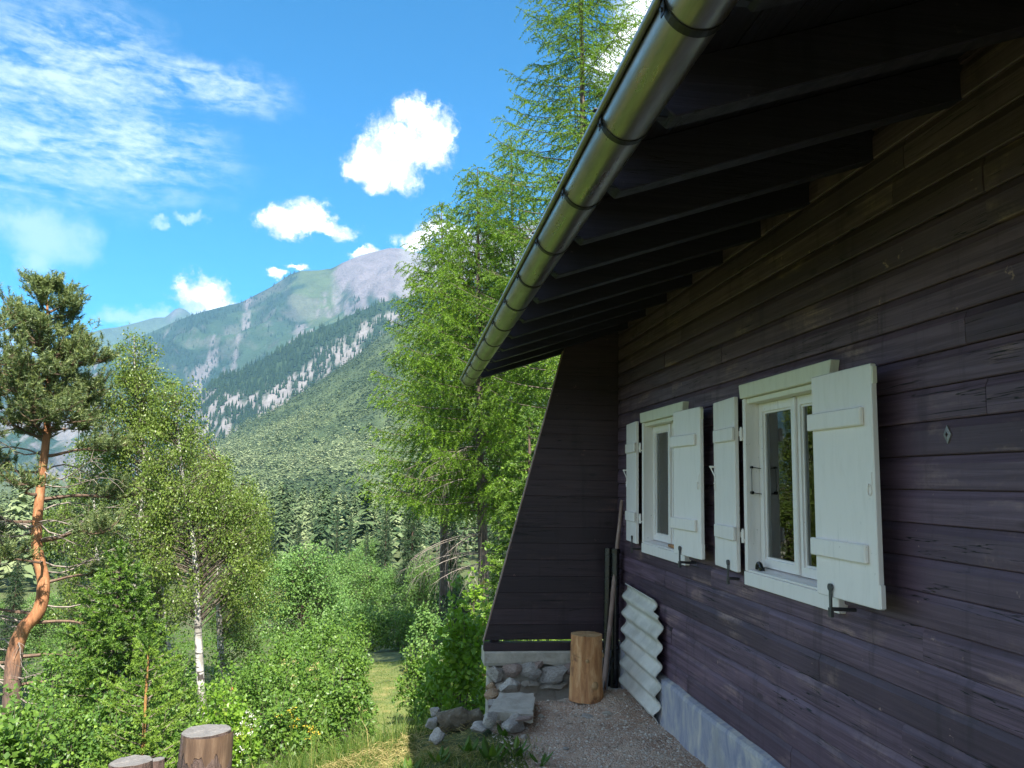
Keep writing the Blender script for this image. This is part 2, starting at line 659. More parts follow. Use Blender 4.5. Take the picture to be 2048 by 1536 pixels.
def stained_wood(name, dark, mid, worn, wear_lo=0.56, rough=0.55, axis='y'):
    m, g, b = new_mat(name)
    pos = g.n('ShaderNodeNewGeometry').outputs['Position']
    info = g.n('ShaderNodeObjectInfo')
    rv = info.outputs['Random']
    off = g.n('ShaderNodeCombineXYZ')
    g.put(off.inputs[0], g.m('MULTIPLY', rv, 31.0))
    g.put(off.inputs[1], g.m('MULTIPLY', rv, 57.0))
    g.put(off.inputs[2], g.m('MULTIPLY', rv, 19.0))
    p = g.vm('ADD', pos, off.outputs[0])
    st = {'y': (8, 0.9, 30), 'x': (0.9, 8, 30)}[axis]
    grain = g.noise(g.mapping(p, st), 1.6, 7, 0.65, 0.5)
    patch = g.noise(g.mapping(p, {'y': (1, 0.7, 2.0), 'x': (0.7, 1, 2.0)}[axis]), 2.4, 6, 0.62, 0.3)
    fine = g.noise(p, 60, 3, 0.6)
    c = g.mix(g.smooth(grain, 0.3, 0.72), dark, mid)
    c = g.mix(g.smooth(rv, 0.1, 0.9), c, g.mix(0.75, c, tuple(0.7 * q for q in dark)))
    w = g.m('MULTIPLY', g.smooth(patch, wear_lo, wear_lo + 0.2), g.smooth(g.m('ADD', grain, g.m('MULTIPLY', fine, 0.4)), 0.5, 0.85))
    c = g.mix(g.m('MULTIPLY', w, 0.85), c, worn)
    sp = g.smooth(g.noise(p, 9.0, 3, 0.7), 0.66, 0.72)
    c = g.mix(g.m('MULTIPLY', sp, g.smooth(fine, 0.5, 0.6)), c, worn)
    # knots, dark runs of old stain across several boards, and paler worn edges
    vk = g.n('ShaderNodeTexVoronoi', i_Scale=1.0)
    g.put(vk.inputs['Vector'], g.mapping(p, {'y': (1, 2.3, 6.0), 'x': (2.3, 1, 6.0)}[axis]))
    knot = g.smooth(vk.outputs['Distance'], 0.13, 0.05)
    c = g.mix(g.m('MULTIPLY', knot, 0.8), c, tuple(0.25 * q for q in dark))
    runs = g.noise(g.mapping(pos, (5, 5, 0.7)), 1.7, 5, 0.62, 0.2)
    c = g.mix(g.m('MULTIPLY', g.smooth(runs, 0.52, 0.70), 0.62), c, tuple(0.45 * q for q in dark))
    broad = g.noise(pos, 0.9, 3, 0.5)
    c = g.mix(g.m('MULTIPLY', g.smooth(broad, 0.35, 0.7), 0.35), c, worn if False else mid)
    # long drying cracks along the grain
    ck = g.noise(g.mapping(p, {'y': (1, 0.55, 16), 'x': (0.55, 1, 16)}[axis]), 1.3, 4, 0.5, 0.25)
    crack = g.smooth(g.m('ABSOLUTE', g.m('SUBTRACT', ck, 0.5)), 0.008, 0.003)
    gate = g.smooth(g.noise(g.mapping(p, (0.8, 0.8, 2)), 1.1, 2), 0.50, 0.56)
    crack = g.m('MULTIPLY', crack, gate)
    c = g.mix(crack, c, (0.004, 0.003, 0.004))
    g.put(b.inputs['Base Color'], c)
    g.put(b.inputs['Roughness'], g.smooth(grain, 0.2, 0.8, rough + 0.13, rough - 0.1))
    b.inputs['Specular IOR Level'].default_value = 0.45
    h = g.m('SUBTRACT', g.m('ADD', grain, g.m('MULTIPLY', fine, 0.25)), g.m('MULTIPLY', crack, 3.0))
    bump(g, b, h, 0.35, 0.006)
    return m


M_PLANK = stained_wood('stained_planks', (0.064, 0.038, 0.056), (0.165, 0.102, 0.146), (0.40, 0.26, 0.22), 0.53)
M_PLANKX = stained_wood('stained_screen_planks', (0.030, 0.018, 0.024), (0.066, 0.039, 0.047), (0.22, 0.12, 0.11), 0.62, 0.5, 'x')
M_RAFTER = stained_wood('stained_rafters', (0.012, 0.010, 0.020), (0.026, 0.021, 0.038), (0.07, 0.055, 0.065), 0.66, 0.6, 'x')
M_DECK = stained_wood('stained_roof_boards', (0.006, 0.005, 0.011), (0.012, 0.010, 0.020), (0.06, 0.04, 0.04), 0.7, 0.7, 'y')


def paint_mat(name, col, dirty, rough=0.45):
    m, g, b = new_mat(name)
    pos = g.n('ShaderNodeNewGeometry').outputs['Position']
    n1 = g.noise(g.mapping(pos, (6, 6, 1.2)), 3.0, 6, 0.65, 0.5)
    n2 = g.noise(pos, 40, 4, 0.6)
    n3 = g.noise(pos, 2.2, 3)
    c = g.mix(g.m('MULTIPLY', g.smooth(n1, 0.45, 0.78), 0.55), col, dirty)
    st = g.noise(g.mapping(pos, (30, 30, 1.5)), 1.0, 5, 0.65)
    c = g.mix(g.m('MULTIPLY', g.m('MULTIPLY', g.smooth(st, 0.55, 0.72), g.smooth(n3, 0.48, 0.66)), 0.32), c, tuple(0.62 * q for q in dirty))
    c = g.mix(g.m('MULTIPLY', g.smooth(n2, 0.68, 0.72), g.smooth(n3, 0.5, 0.65)), c, (0.25, 0.24, 0.22))
    g.put(b.inputs['Base Color'], c)
    g.put(b.inputs['Roughness'], g.smooth(n1, 0.3, 0.7, rough - 0.08, rough + 0.12))
    bump(g, b, g.m('ADD', n1, g.m('MULTIPLY', n2, 0.3)), 0.12, 0.004)
    return m


M_WHITE = paint_mat('white_shutter_paint', (0.88, 0.81, 0.77), (0.76, 0.70, 0.65))
M_CREAM = paint_mat('cream_frame_paint', (0.80, 0.76, 0.62), (0.66, 0.62, 0.50))
M_SASH = paint_mat('white_sash_paint', (0.88, 0.82, 0.79), (0.78, 0.73, 0.69), 0.35)


def metal_mat(name, col, rough=0.4, metallic=1.0, streak=0.0):
    m, g, b = new_mat(name)
    pos = g.n('ShaderNodeNewGeometry').outputs['Position']
    n1 = g.noise(g.mapping(pos, (6, 1, 6)), 4, 5, 0.6)
    c = g.mix(g.smooth(n1, 0.3, 0.75), col, tuple(x * 0.7 for x in col))
    g.put(b.inputs['Base Color'], c)
    b.inputs['Metallic'].default_value = metallic
    g.put(b.inputs['Roughness'], g.smooth(n1, 0.2, 0.8, rough - 0.06, rough + 0.1))
    return m


M_GUTTER = metal_mat('gutter_metal', (0.36, 0.34, 0.30), 0.30)
M_BRACKET = metal_mat('bracket_metal', (0.06, 0.058, 0.055), 0.45)
M_IRON = metal_mat('iron_fittings', (0.16, 0.16, 0.165), 0.5)
M_BLACK = metal_mat('black_plastic', (0.010, 0.010, 0.012), 0.22, 0.0)

# thin window glass
m, g, b = new_mat('window_glass')
nt = m.node_tree
tr = g.n('ShaderNodeBsdfTransparent')
gl = g.n('ShaderNodeBsdfGlossy')
gl.inputs['Roughness'].default_value = 0.012
gl.inputs[0].default_value = (0.95, 0.97, 0.97, 1)
tr.inputs[0].default_value = (0.90, 0.93, 0.92, 1)
fr = g.n('ShaderNodeFresnel', i_IOR=1.75)
mx = g.n('ShaderNodeMixShader')
pos = g.n('ShaderNodeNewGeometry').outputs['Position']
bp = g.n('ShaderNodeBump', i_Strength=0.05, i_Distance=0.01)
g.put(bp.inputs['Height'], g.noise(pos, 5.0, 2))
nt.links.new(bp.outputs[0], gl.inputs['Normal'])
nt.links.new(fr.outputs[0], mx.inputs[0])
nt.links.new(tr.outputs[0], mx.inputs[1])
nt.links.new(gl.outputs[0], mx.inputs[2])
nt.links.new(mx.outputs[0], nt.nodes['Material Output'].inputs[0])
M_GLASS = m

m, g, b = new_mat('curtain_cloth')
b.inputs['Base Color'].default_value = (0.85, 0.82, 0.78, 1)
b.inputs['Roughness'].default_value = 0.9
M_CURT = m

m, g, b = new_mat('interior_wood')
b.inputs['Base Color'].default_value = (0.12, 0.08, 0.055, 1)
b.inputs['Roughness'].default_value = 0.8
M_INNER = m

# flaking blue plinth paint on cement
m, g, b = new_mat('blue_plinth')
pos = g.n('ShaderNodeNewGeometry').outputs['Position']
n1 = g.noise(g.mapping(pos, (2, 2, 0.8)), 5, 7, 0.68, 0.6)
n2 = g.noise(pos, 1.6, 4)
c = g.ramp(n1, [(0.30, (0.21, 0.22, 0.29)), (0.46, (0.31, 0.31, 0.36)), (0.58, (0.42, 0.40, 0.385)), (0.70, (0.55, 0.50, 0.44))])
c = g.mix(g.smooth(n2, 0.55, 0.75), c, (0.30, 0.29, 0.28))
g.put(b.inputs['Base Color'], c)
b.inputs['Roughness'].default_value = 0.85
bump(g, b, n1, 0.4, 0.01)
M_PLINTH = m


def stone_mat(name, c0, c1, c2, sc=6, moss=0.0):
    m, g, b = new_mat(name)
    oc = g.n('ShaderNodeTexCoord').outputs['Object']
    rv = g.n('ShaderNodeObjectInfo').outputs['Random']
    of = g.n('ShaderNodeCombineXYZ')
    g.put(of.inputs[0], g.m('MULTIPLY', rv, 40.0))
    p = g.vm('ADD', oc, of.outputs[0])
    n1 = g.noise(p, sc, 7, 0.65, 0.5)
    n2 = g.noise(p, sc * 9, 4, 0.6)
    vein = g.noise(g.mapping(p, (1, 1, 4), rot=(0.5, 0.3, 0)), sc * 0.8, 4, 0.6, 1.0)
    c = g.ramp(n1, [(0.3, c0), (0.5, c1), (0.7, c2)])
    c = g.mix(g.m('MULTIPLY', g.smooth(vein, 0.6, 0.68), 0.5), c, (0.5, 0.49, 0.47))
    c = g.mix(g.smooth(rv, 0.2, 1.0), c, g.mix(0.4, c, c0))
    if moss:
        c = g.mix(g.m('MULTIPLY', g.smooth(g.noise(p, sc * 0.7, 5), 0.5, 0.62), moss), c, (0.10, 0.10, 0.03))
    g.put(b.inputs['Base Color'], c)
    b.inputs['Roughness'].default_value = 0.9
    bump(g, b, g.m('ADD', n1, g.m('MULTIPLY', n2, 0.35)), 0.6, 0.02)
    return m


M_STONE = stone_mat('grey_stone', (0.22, 0.20, 0.18), (0.40, 0.365, 0.33), (0.56, 0.53, 0.48))
M_STONE2 = stone_mat('brown_stone', (0.20, 0.145, 0.125), (0.36, 0.27, 0.235), (0.48, 0.40, 0.34))
M_RUST = stone_mat('rusty_stone', (0.22, 0.12, 0.06), (0.36, 0.24, 0.14), (0.46, 0.37, 0.27))
M_CONC = stone_mat('concrete', (0.34, 0.30, 0.245), (0.48, 0.43, 0.36), (0.58, 0.53, 0.45), 9)
M_ETERNIT = stone_mat('fibre_cement', (0.46, 0.44, 0.39), (0.58, 0.55, 0.49), (0.66, 0.63, 0.56), 4, 0.15)

# peeled chopping block wood
m, g, b = new_mat('peeled_wood')
oc = g.n('ShaderNodeTexCoord').outputs['Object']
n1 = g.noise(g.mapping(oc, (6, 6, 1.2)), 3.2, 7, 0.65, 0.6)
n2 = g.noise(oc, 5.5, 5, 0.6, 0.4)
c = g.ramp(n1, [(0.3, (0.26, 0.10, 0.035)), (0.5, (0.48, 0.22, 0.085)), (0.68, (0.66, 0.38, 0.18))])
c = g.mix(g.m('MULTIPLY', g.smooth(n2, 0.53, 0.68), 0.85), c, (0.15, 0.06, 0.028))
g.put(b.inputs['Base Color'], c)
b.inputs['Roughness'].default_value = 0.65
bump(g, b, n1, 0.35, 0.01)
M_PEEL = m


def rings_mat(name, c0, c1, c2, sc=55):
    m, g, b = new_mat(name)
    oc = g.n('ShaderNodeTexCoord').outputs['Object']
    wv = g.n('ShaderNodeTexWave', wave_type='RINGS', rings_direction='Z')
    g.put(wv.inputs['Vector'], oc)
    wv.inputs['Scale'].default_value = sc * 0.2
    wv.inputs['Distortion'].default_value = 2.0
    wv.inputs['Detail'].default_value = 3
    n1 = g.noise(oc, 9, 6, 0.65)
    c = g.mix(g.m('MULTIPLY', wv.outputs['Fac'], 0.5), g.ramp(n1, [(0.3, c0), (0.7, c1)]), c2)
    g.put(b.inputs['Base Color'], c)
    b.inputs['Roughness'].default_value = 0.85
    bump(g, b, g.m('ADD', wv.outputs['Fac'], n1), 0.3, 0.004)
    return m


M_RINGS = rings_mat('sawn_end', (0.30, 0.17, 0.07), (0.48, 0.31, 0.16), (0.40, 0.23, 0.10))
M_GREYTOP = rings_mat('weathered_sawn_end', (0.10, 0.095, 0.09), (0.22, 0.21, 0.20), (0.13, 0.12, 0.115))
M_STUMPBARK = bark_mat('stump_bark', (0.035, 0.024, 0.02), (0.10, 0.065, 0.055), (0.20, 0.14, 0.12), 0.35, 18, 1.0, 0.04)
M_STUMPWOOD = bark_mat('stump_wood', (0.06, 0.035, 0.022), (0.14, 0.085, 0.052), (0.26, 0.175, 0.115), 0.12, 16, 0.5)
M_POLE = bark_mat('pole_wood', (0.20, 0.125, 0.10), (0.36, 0.25, 0.21), (0.48, 0.37, 0.32), 0.1, 30, 0.4, 0.004)
M_OLDLOG = bark_mat('old_log', (0.07, 0.055, 0.035), (0.18, 0.14, 0.09), (0.33, 0.29, 0.22), 1.0, 16, 1.0, 0.03)

# ground: soil with grass thatch
m, g, b = new_mat('meadow_ground')
pos = g.n('ShaderNodeNewGeometry').outputs['Position']
n1 = g.noise(pos, 3.0, 6, 0.65)
n2 = g.noise(pos, 0.35, 4)
n3 = g.noise(pos, 40, 3)
c = g.ramp(n1, [(0.3, (0.035, 0.05, 0.014)), (0.5, (0.07, 0.095, 0.025)), (0.7, (0.13, 0.125, 0.045))])
c = g.mix(g.smooth(n2, 0.45, 0.7), c, (0.06, 0.085, 0.022))
g.put(b.inputs['Base Color'], c)
b.inputs['Roughness'].default_value = 0.95
bump(g, b, g.m('ADD', n1, n3), 0.6, 0.03)
M_GROUND = m
m, g, b = new_mat('gravel_soil')
pos = g.n('ShaderNodeNewGeometry').outputs['Position']
n1 = g.noise(pos, 5.0, 7, 0.7)
vo = g.n('ShaderNodeTexVoronoi', i_Scale=70.0)
g.put(vo.inputs['Vector'], pos)
n2 = g.noise(pos, 1.1, 4)
c = g.ramp(n1, [(0.28, (0.33, 0.21, 0.145)), (0.5, (0.50, 0.355, 0.265)), (0.72, (0.62, 0.48, 0.37))])
c = g.mix(g.smooth(n2, 0.42, 0.62), c, g.mix(0.65, c, (0.27, 0.145, 0.09)))
vs = g.n('ShaderNodeSeparateColor')
g.put(vs.inputs[0], vo.outputs['Color'])
c = g.mix(g.smooth(vs.outputs[0], 0.75, 0.95), c, (0.56, 0.50, 0.43))
g.put(b.inputs['Base Color'], c)
b.inputs['Roughness'].default_value = 0.95
bump(g, b, g.m('SUBTRACT', n1, g.m('MULTIPLY', vo.outputs['Distance'], 1.2)), 0.7, 0.02)
M_GRAVEL = m
m, g, b = new_mat('path_turf')
pos = g.n('ShaderNodeNewGeometry').outputs['Position']
n1 = g.noise(pos, 2.5, 6, 0.65)
c = g.ramp(n1, [(0.3, (0.07, 0.11, 0.025)), (0.5, (0.13, 0.16, 0.04)), (0.7, (0.24, 0.21, 0.075))])
g.put(b.inputs['Base Color'], c)
b.inputs['Roughness'].default_value = 0.95
bump(g, b, g.noise(pos, 30, 3), 0.6, 0.03)
M_PATH = m

# ================================================================== GROUND
az_s = np.concatenate([np.radians(np.linspace(-50, 50, 180)), np.radians(np.linspace(52, 308, 100))])
rad = np.concatenate([[0.3], np.geomspace(0.7, 60, 95), np.geomspace(66, 16000, 40)])
A, Rr = np.meshgrid(az_s, rad)
Xg, Yg = Rr * np.sin(A), Rr * np.cos(A)
Vg = np.stack([Xg, Yg, zt(Xg, Yg) - 4.0 * sstep(Rr, 300, 800)], -1).reshape(-1, 3)
nA, nR = len(az_s), len(rad)
i = np.arange(nR - 1)[:, None] * nA
j = np.arange(nA)[None]
j2 = (j + 1) % nA
Fg = np.stack([i + j, i + j2, i + nA + j2, i + nA + j], -1).reshape(-1, 4)[:, ::-1]
Vc = np.vstack([Vg[:nA], [[0, 0, 0.0]]])
Fc = np.stack([np.full(nA, nA), np.arange(nA), (np.arange(nA) + 1) % nA], 1)[:, ::-1]
ground = npobj('ground', [(Vg, Fg), (Vc, Fc)], M_GROUND, smooth=True)
tag(ground, kind='structure')

# gravel in front of the cabin wall
ny, nx = 150, 60
ys = np.linspace(-2.5, 7.45, ny)
left = 0.86 + 0.22 * (fbm(ys * 1.3, ys * 0, 3, 40) - 0.5) * 2 - 0.30 * sstep(-ys, -5.2, -2.5) - 0.1 * sstep(ys, 5.9, 6.4)
uu = np.linspace(0, 1, nx)
Xp = left[:, None] * (1 - uu)[None] + 2.3 * uu[None]
Yp = np.repeat(ys[:, None], nx, 1)
edge = np.minimum(np.minimum(uu / 0.12, 1)[None], 1)
Zp = zt(Xp, Yp) + 0.012 * sstep(edge, 0, 1) + 0.002
Zp += 0.012 * (fbm(Xp * 14, Yp * 14, 3, 77) - 0.5)
F = np.stack([(np.arange(ny - 1)[:, None] * nx + np.arange(nx - 1)[None]) + k for k in (0, 1, nx + 1, nx)], -1).reshape(-1, 4)
patio = npobj('gravel_yard', [(np.stack([Xp, Yp, Zp], -1).reshape(-1, 3), F)], M_GRAVEL, smooth=True)
tag(patio, kind='structure')


def zpat(x, y):
    return zt(x, y) + 0.014


def rock_data(name, seed, mat, sub=2, rough=0.35, flat=(1, 1, 1), facet=5):
    bm = bmesh.new()
    bmesh.ops.create_icosphere(bm, subdivisions=sub, radius=1.0)
    r = np.random.default_rng(seed)
    pl = [(nrm(r.normal(size=3)), r.uniform(0.48, 0.80)) for _ in range(facet + 5)]
    fr = r.uniform(0, 10, 3)
    for v in bm.verts:
        p = np.array(v.co)
        for n_, d_ in pl:
            e = p @ n_ - d_
            if e > 0:
                p = p - n_ * e
        k = 1 + rough * (math.sin(p[0] * 3.1 + fr[0]) * math.sin(p[1] * 2.7 + fr[1]) * 0.5 + math.sin(p[2] * 4.3 + p[0] * 2 + fr[2]) * 0.25)
        k += r.uniform(-0.03, 0.03)
        v.co = p * k * np.array(flat)
    me = bpy.data.meshes.new(name)
    bm.to_mesh(me)
    bm.free()
    me.materials.append(mat)
    return me


# pebbles in the gravel: nobody counts them
ch = []
pm = []
base = np.array([[1, 0, 0], [-1, 0, 0], [0, 1, 0], [0, -1, 0], [0, 0, 1], [0, 0, -1]], float)
of_ = np.array([[0, 2, 4], [2, 1, 4], [1, 3, 4], [3, 0, 4], [2, 0, 5], [1, 2, 5], [3, 1, 5], [0, 3, 5]])
n = 7000
px_ = rng.uniform(0.7, 1.98, n)
py_ = 7.35 - 3.4 * rng.random(n) ** 1.2
s_ = 0.004 + 0.013 * rng.random(n) ** 4
Vp = base[None] * (s_[:, None, None] * rng.uniform(0.6, 1.3, (n, 6, 1))) * np.array([1, 1, 0.6])
a_ = rng.uniform(0, 6.28, n)
ca, sa = np.cos(a_)[:, None], np.sin(a_)[:, None]
Vp = np.stack([Vp[..., 0] * ca - Vp[..., 1] * sa, Vp[..., 0] * sa + Vp[..., 1] * ca, Vp[..., 2]], -1)
Vp += np.stack([px_, py_, zpat(px_, py_) + s_ * 0.2], -1)[:, None]
Fp = (np.arange(n)[:, None, None] * 6 + of_[None]).reshape(-1, 3)
m, g, b = new_mat('pebble_stone')
g.put(b.inputs['Base Color'], g.ramp(rndattr(g), [(0, (0.26, 0.19, 0.14)), (0.6, (0.44, 0.36, 0.29)), (1, (0.66, 0.60, 0.52))]))
b.inputs['Roughness'].default_value = 0.9
o = npobj('gravel', [(Vp.reshape(-1, 3), Fp, np.repeat(rng.random(n), 6))], m)
tag(o, 'loose pale pebbles scattered over the brown earth yard by the wall', 'gravel', kind='stuff')

# mown grass path running away below the bank
t = np.linspace(0, 1, 60)
pth = spline([at(800, 1425, Y=13.0) * [1, 1, 0], at(775, 1390, Y=15.5) * [1, 1, 0], at(775, 1340, Y=18.5) * [1, 1, 0], at(768, 1300, Y=22) * [1, 1, 0], at(764, 1280, Y=26) * [1, 1, 0]], 60)
wv_ = np.linspace(-0.62, 0.62, 9)
Xq = pth[:, 0][:, None] + wv_[None] * (1 + 0.2 * (fbm(t * 9, t * 0, 3, 3)[:, None] - 0.5))
Yq = np.repeat(pth[:, 1][:, None], 9, 1)
Zq = zt(Xq, Yq) + 0.02
F = np.stack([(np.arange(59)[:, None] * 9 + np.arange(8)[None]) + k for k in (0, 1, 10, 9)], -1).reshape(-1, 4)
path = npobj('path', [(np.stack([Xq, Yq, Zq], -1).reshape(-1, 3), F)], M_PATH, smooth=True)
tag(path, kind='structure')

# ================================================================== CABIN
WX = 2.03                      # outer face of the wall planks
Y0, Y1 = -3.2, 7.40            # length of the long wall
SL = 0.345                     # roof slope
ROOFZ = 3.385                  # underside of the rafters at the wall
cabin = empty('cabin', (2.2, 2.0, 0.0))
tag(cabin, 'dark brown stained timber cabin with white shutters and a long eaves gutter', 'cabin')


def part(name, me_or_obj):
    return me_or_obj


def adopt(o, parent=None):
    """parent without moving: everything is built in world coordinates"""
    p = parent or cabin
    o.parent = p
    bpy.context.view_layer.update()
    o.matrix_parent_inverse = p.matrix_world.inverted()
    return o


CABINV = Matrix.Translation((-2.2, -2.0, 0))


def kid(o, parent=None):
    if parent is None:
        o.parent = cabin
        o.matrix_parent_inverse = CABINV
    else:
        o.parent = parent           # parts are built with identity transforms
    return o


WINS = [(3.45, 4.45), (5.47, 6.50)]
WZ0, WZ1 = 1.33, 2.52
# backing wall with the window openings
cuts = [(Y0, 0.2, 3.9)]
chs = []
zs = [0.40, 1.395, 2.44, 3.50]
ysg = [Y0, 3.48, 4.435, 5.50, 6.485, Y1 - 0.012]
for a in range(3):
    for c_ in range(5):
        if a == 1 and c_ in (1, 3):
            continue
        chs.append(box_v(2.062, 2.12, ysg[c_], ysg[c_ + 1], zs[a], zs[a + 1]))
wall = kid(npobj('wall', chs, M_INNER))

PITCH = 0.1345
ZL = 1.908 - PITCH * 11


def plank_mesh(name, h, prof, mat, L=1.0, axis='y', segs=1):
    bm = bmesh.new()
    rows = []
    for s in range(segs + 1):
        rows.append([bm.verts.new((a, s / segs, c)) if axis == 'y' else bm.verts.new((s / segs, a, c)) for a, c in prof])
    k = len(prof)
    for s in range(segs):
        for i in range(k):
            bm.faces.new([rows[s][i], rows[s][(i + 1) % k], rows[s + 1][(i + 1) % k], rows[s + 1][i]])
    bm.faces.new(rows[0])
    bm.faces.new(rows[-1][::-1])
    bmesh.ops.recalc_face_normals(bm, faces=bm.faces[:])
    me = bpy.data.meshes.new(name)
    bm.to_mesh(me)
    bm.free()
    me.materials.append(mat)
    return me


h = PITCH
prof = [(0.030, 0.0015), (0.005, 0.0015), (0.001, 0.006), (0.0, 0.03), (0.001, h - 0.034), (0.015, h - 0.0015), (0.030, h - 0.0015)]
PL = plank_mesh('plank', h, prof, M_PLANK)
rr = random.Random(11)
z = ZL
row = 0
while z < 3.62:
    spans = [(Y0, Y1 - 0.012)]
    zt_, zb_ = z + PITCH, z
    if zt_ > WZ0 + 0.08 and zb_ < WZ1 - 0.09:
        spans = []
        e = Y0
        for (a, b_) in WINS:
            spans.append((e, a + 0.035))
            e = b_ - 0.03
        spans.append((e, Y1 - 0.012))
    for (a, b_) in spans:
        y = a
        first = True
        while y < b_ - 0.01:
            ln = rr.uniform(1.3, 3.6)
            if first:
                ln = rr.uniform(0.8, 3.4)
                first = False
            if b_ - (y + ln) < 0.5:
                ln = b_ - y
            o = link('plank', PL, None)
            kid(o, wall)
            o.location = (WX + rr.uniform(-0.003, 0.003), y + 0.0015, z)
            o.scale = (1, ln - 0.003, 1)
            o.rotation_euler = (0, 0, rr.uniform(-0.0006, 0.0006))
            y += ln
    z += PITCH
    row += 1
# ------- plinth
nyp = 90
yy = np.linspace(Y0, Y1 - 0.05, nyp)
top = 0.432 + 0.022 * (fbm(yy * 3, yy * 0 + 3, 4, 12) - 0.5)
fx = 1.985 + 0.012 * (fbm(yy * 2.0, yy * 0 + 1, 3, 13) - 0.5)
Vpl = []
for yv, tv, fv in zip(yy, top, fx):
    Vpl += [(fv, yv, -0.25), (fv - 0.002, yv, tv - 0.035), (fv + 0.012, yv, tv - 0.012), (2.028, yv, tv), (2.10, yv, tv + 0.0), (2.10, yv, -0.25)]
i = np.arange(nyp - 1)[:, None] * 6
j = np.arange(6)[None]
F = np.stack([i + j, i + (j + 1) % 6, i + 6 + (j + 1) % 6, i + 6 + j], -1).reshape(-1, 4)
o = kid(npobj('plinth', [(np.array(Vpl), F), (np.array(Vpl[:6]), np.array([[0, 1, 2, 3, 4, 5]]))], M_PLINTH))
o['label'] = 'flaking blue painted cement base along the foot of the wall'

# ------- gable walls, rear wall and floor close the house behind
XR = 6.9
ridge = (WX + XR) / 2
RZ = ROOFZ + SL * (ridge - WX)


def gable(name, ya, yb):
    poly = [(2.14, -0.3), (XR, -0.3), (XR, 3.5), (ridge, RZ + 0.12), (2.14, 3.52)]
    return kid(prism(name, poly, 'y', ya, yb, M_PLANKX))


gable('gable_wall', Y1 - 0.06, Y1 - 0.005)
gable('gable_wall', Y0, Y0 + 0.06)
kid(box('rear_wall', XR + 0.001, XR + 0.06, Y0, Y1 - 0.01, -0.3, 3.5, M_PLANK))
kid(box('floor', 2.13, XR, Y0 + 0.062, Y1 - 0.062, 0.3, 0.42, M_INNER))

# ------- roof: covering, boards, rafters
EX = 0.655


def rz(x):
    return ROOFZ + SL * (x - WX)


RD = 0.165
XB = 2 * ridge - 0.60
poly = [(0.60, rz(0.60) + RD + 0.032), (ridge, RZ + RD + 0.032), (XB, rz(0.60) + RD + 0.032), (XB, rz(0.60) + RD + 0.075), (ridge, RZ + RD + 0.085), (0.60, rz(0.60) + RD + 0.075)]
m, g, b = new_mat('roof_sheet')
b.inputs['Base Color'].default_value = (0.05, 0.045, 0.042, 1)
b.inputs['Roughness'].default_value = 0.5
roof = kid(prism('roof', poly, 'y', Y0 - 0.5, 7.72, m))
# sheathing boards along the eaves, laid on the rafters
nb_ = 14
bw = (2.45 - 0.62) / nb_
for k in range(nb_):
    xa, xb = 0.62 + k * bw + 0.002, 0.62 + (k + 1) * bw - 0.002
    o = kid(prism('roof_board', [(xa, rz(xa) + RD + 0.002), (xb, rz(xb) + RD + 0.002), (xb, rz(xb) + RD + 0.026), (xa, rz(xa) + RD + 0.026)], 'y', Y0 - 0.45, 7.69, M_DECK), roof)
RAFT = [2.0 + 0.565 * k for k in range(-8, 10)] + [7.62]
xe = 2.6
polyr = [(EX, rz(EX) + 0.055), (EX + 0.045, rz(EX + 0.045)), (xe, rz(xe)), (xe, rz(xe) + RD), (EX, rz(EX) + RD)]
rf0 = None
for k, y in enumerate(RAFT):
    if rf0 is None:
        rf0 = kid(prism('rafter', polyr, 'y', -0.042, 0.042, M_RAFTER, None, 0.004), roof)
        o = rf0
    else:
        o = kid(link('rafter', rf0.data), roof)
    o.location = (0, y, 0)
# blocking between the rafters, over the wall
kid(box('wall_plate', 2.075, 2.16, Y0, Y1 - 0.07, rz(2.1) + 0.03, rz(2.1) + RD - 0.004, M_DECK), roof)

# ------- gutter
GX, GZ, GR = 0.568, 2.925, 0.070
ng = 26
th = np.linspace(math.pi, 2 * math.pi, 22)
prf = [(GX + GR * math.cos(a), GZ + GR * math.sin(a)) for a in th]
bead = [(GX - GR - 0.010 + 0.010 * math.cos(a), GZ + 0.004 + 0.010 * math.sin(a)) for a in np.linspace(-0.2, 5.4, 9)]
prf = bead[::-1] + prf + [(GX + GR, GZ + 0.03)]
yg = np.linspace(Y0 - 0.5, 7.80, ng)
V = np.array([(x, y, z_) for y in yg for x, z_ in prf])
k = len(prf)
i = np.arange(ng - 1)[:, None] * k
j = np.arange(k - 1)[None]
F = np.stack([i + j, i + j + 1, i + k + j + 1, i + k + j], -1).reshape(-1, 4)
endp = np.array([(x, 7.80, z_) for x, z_ in [(GX + GR * math.cos(a), GZ + GR * math.sin(a)) for a in th]])
Fe = np.arange(len(endp))[None]
gut = kid(npobj('gutter', [(V, F), (endp, Fe)], M_GUTTER, smooth=True))
sm = gut.modifiers.new('thickness', 'SOLIDIFY')
sm.thickness = 0.0015
BRY = [-1.2, -0.65, -0.1, 0.42, 0.93, 1.454, 1.99, 2.52, 3.08, 3.64, 4.17, 4.77, 5.36, 6.02, 6.60, 7.15, 7.66]
bk0 = None
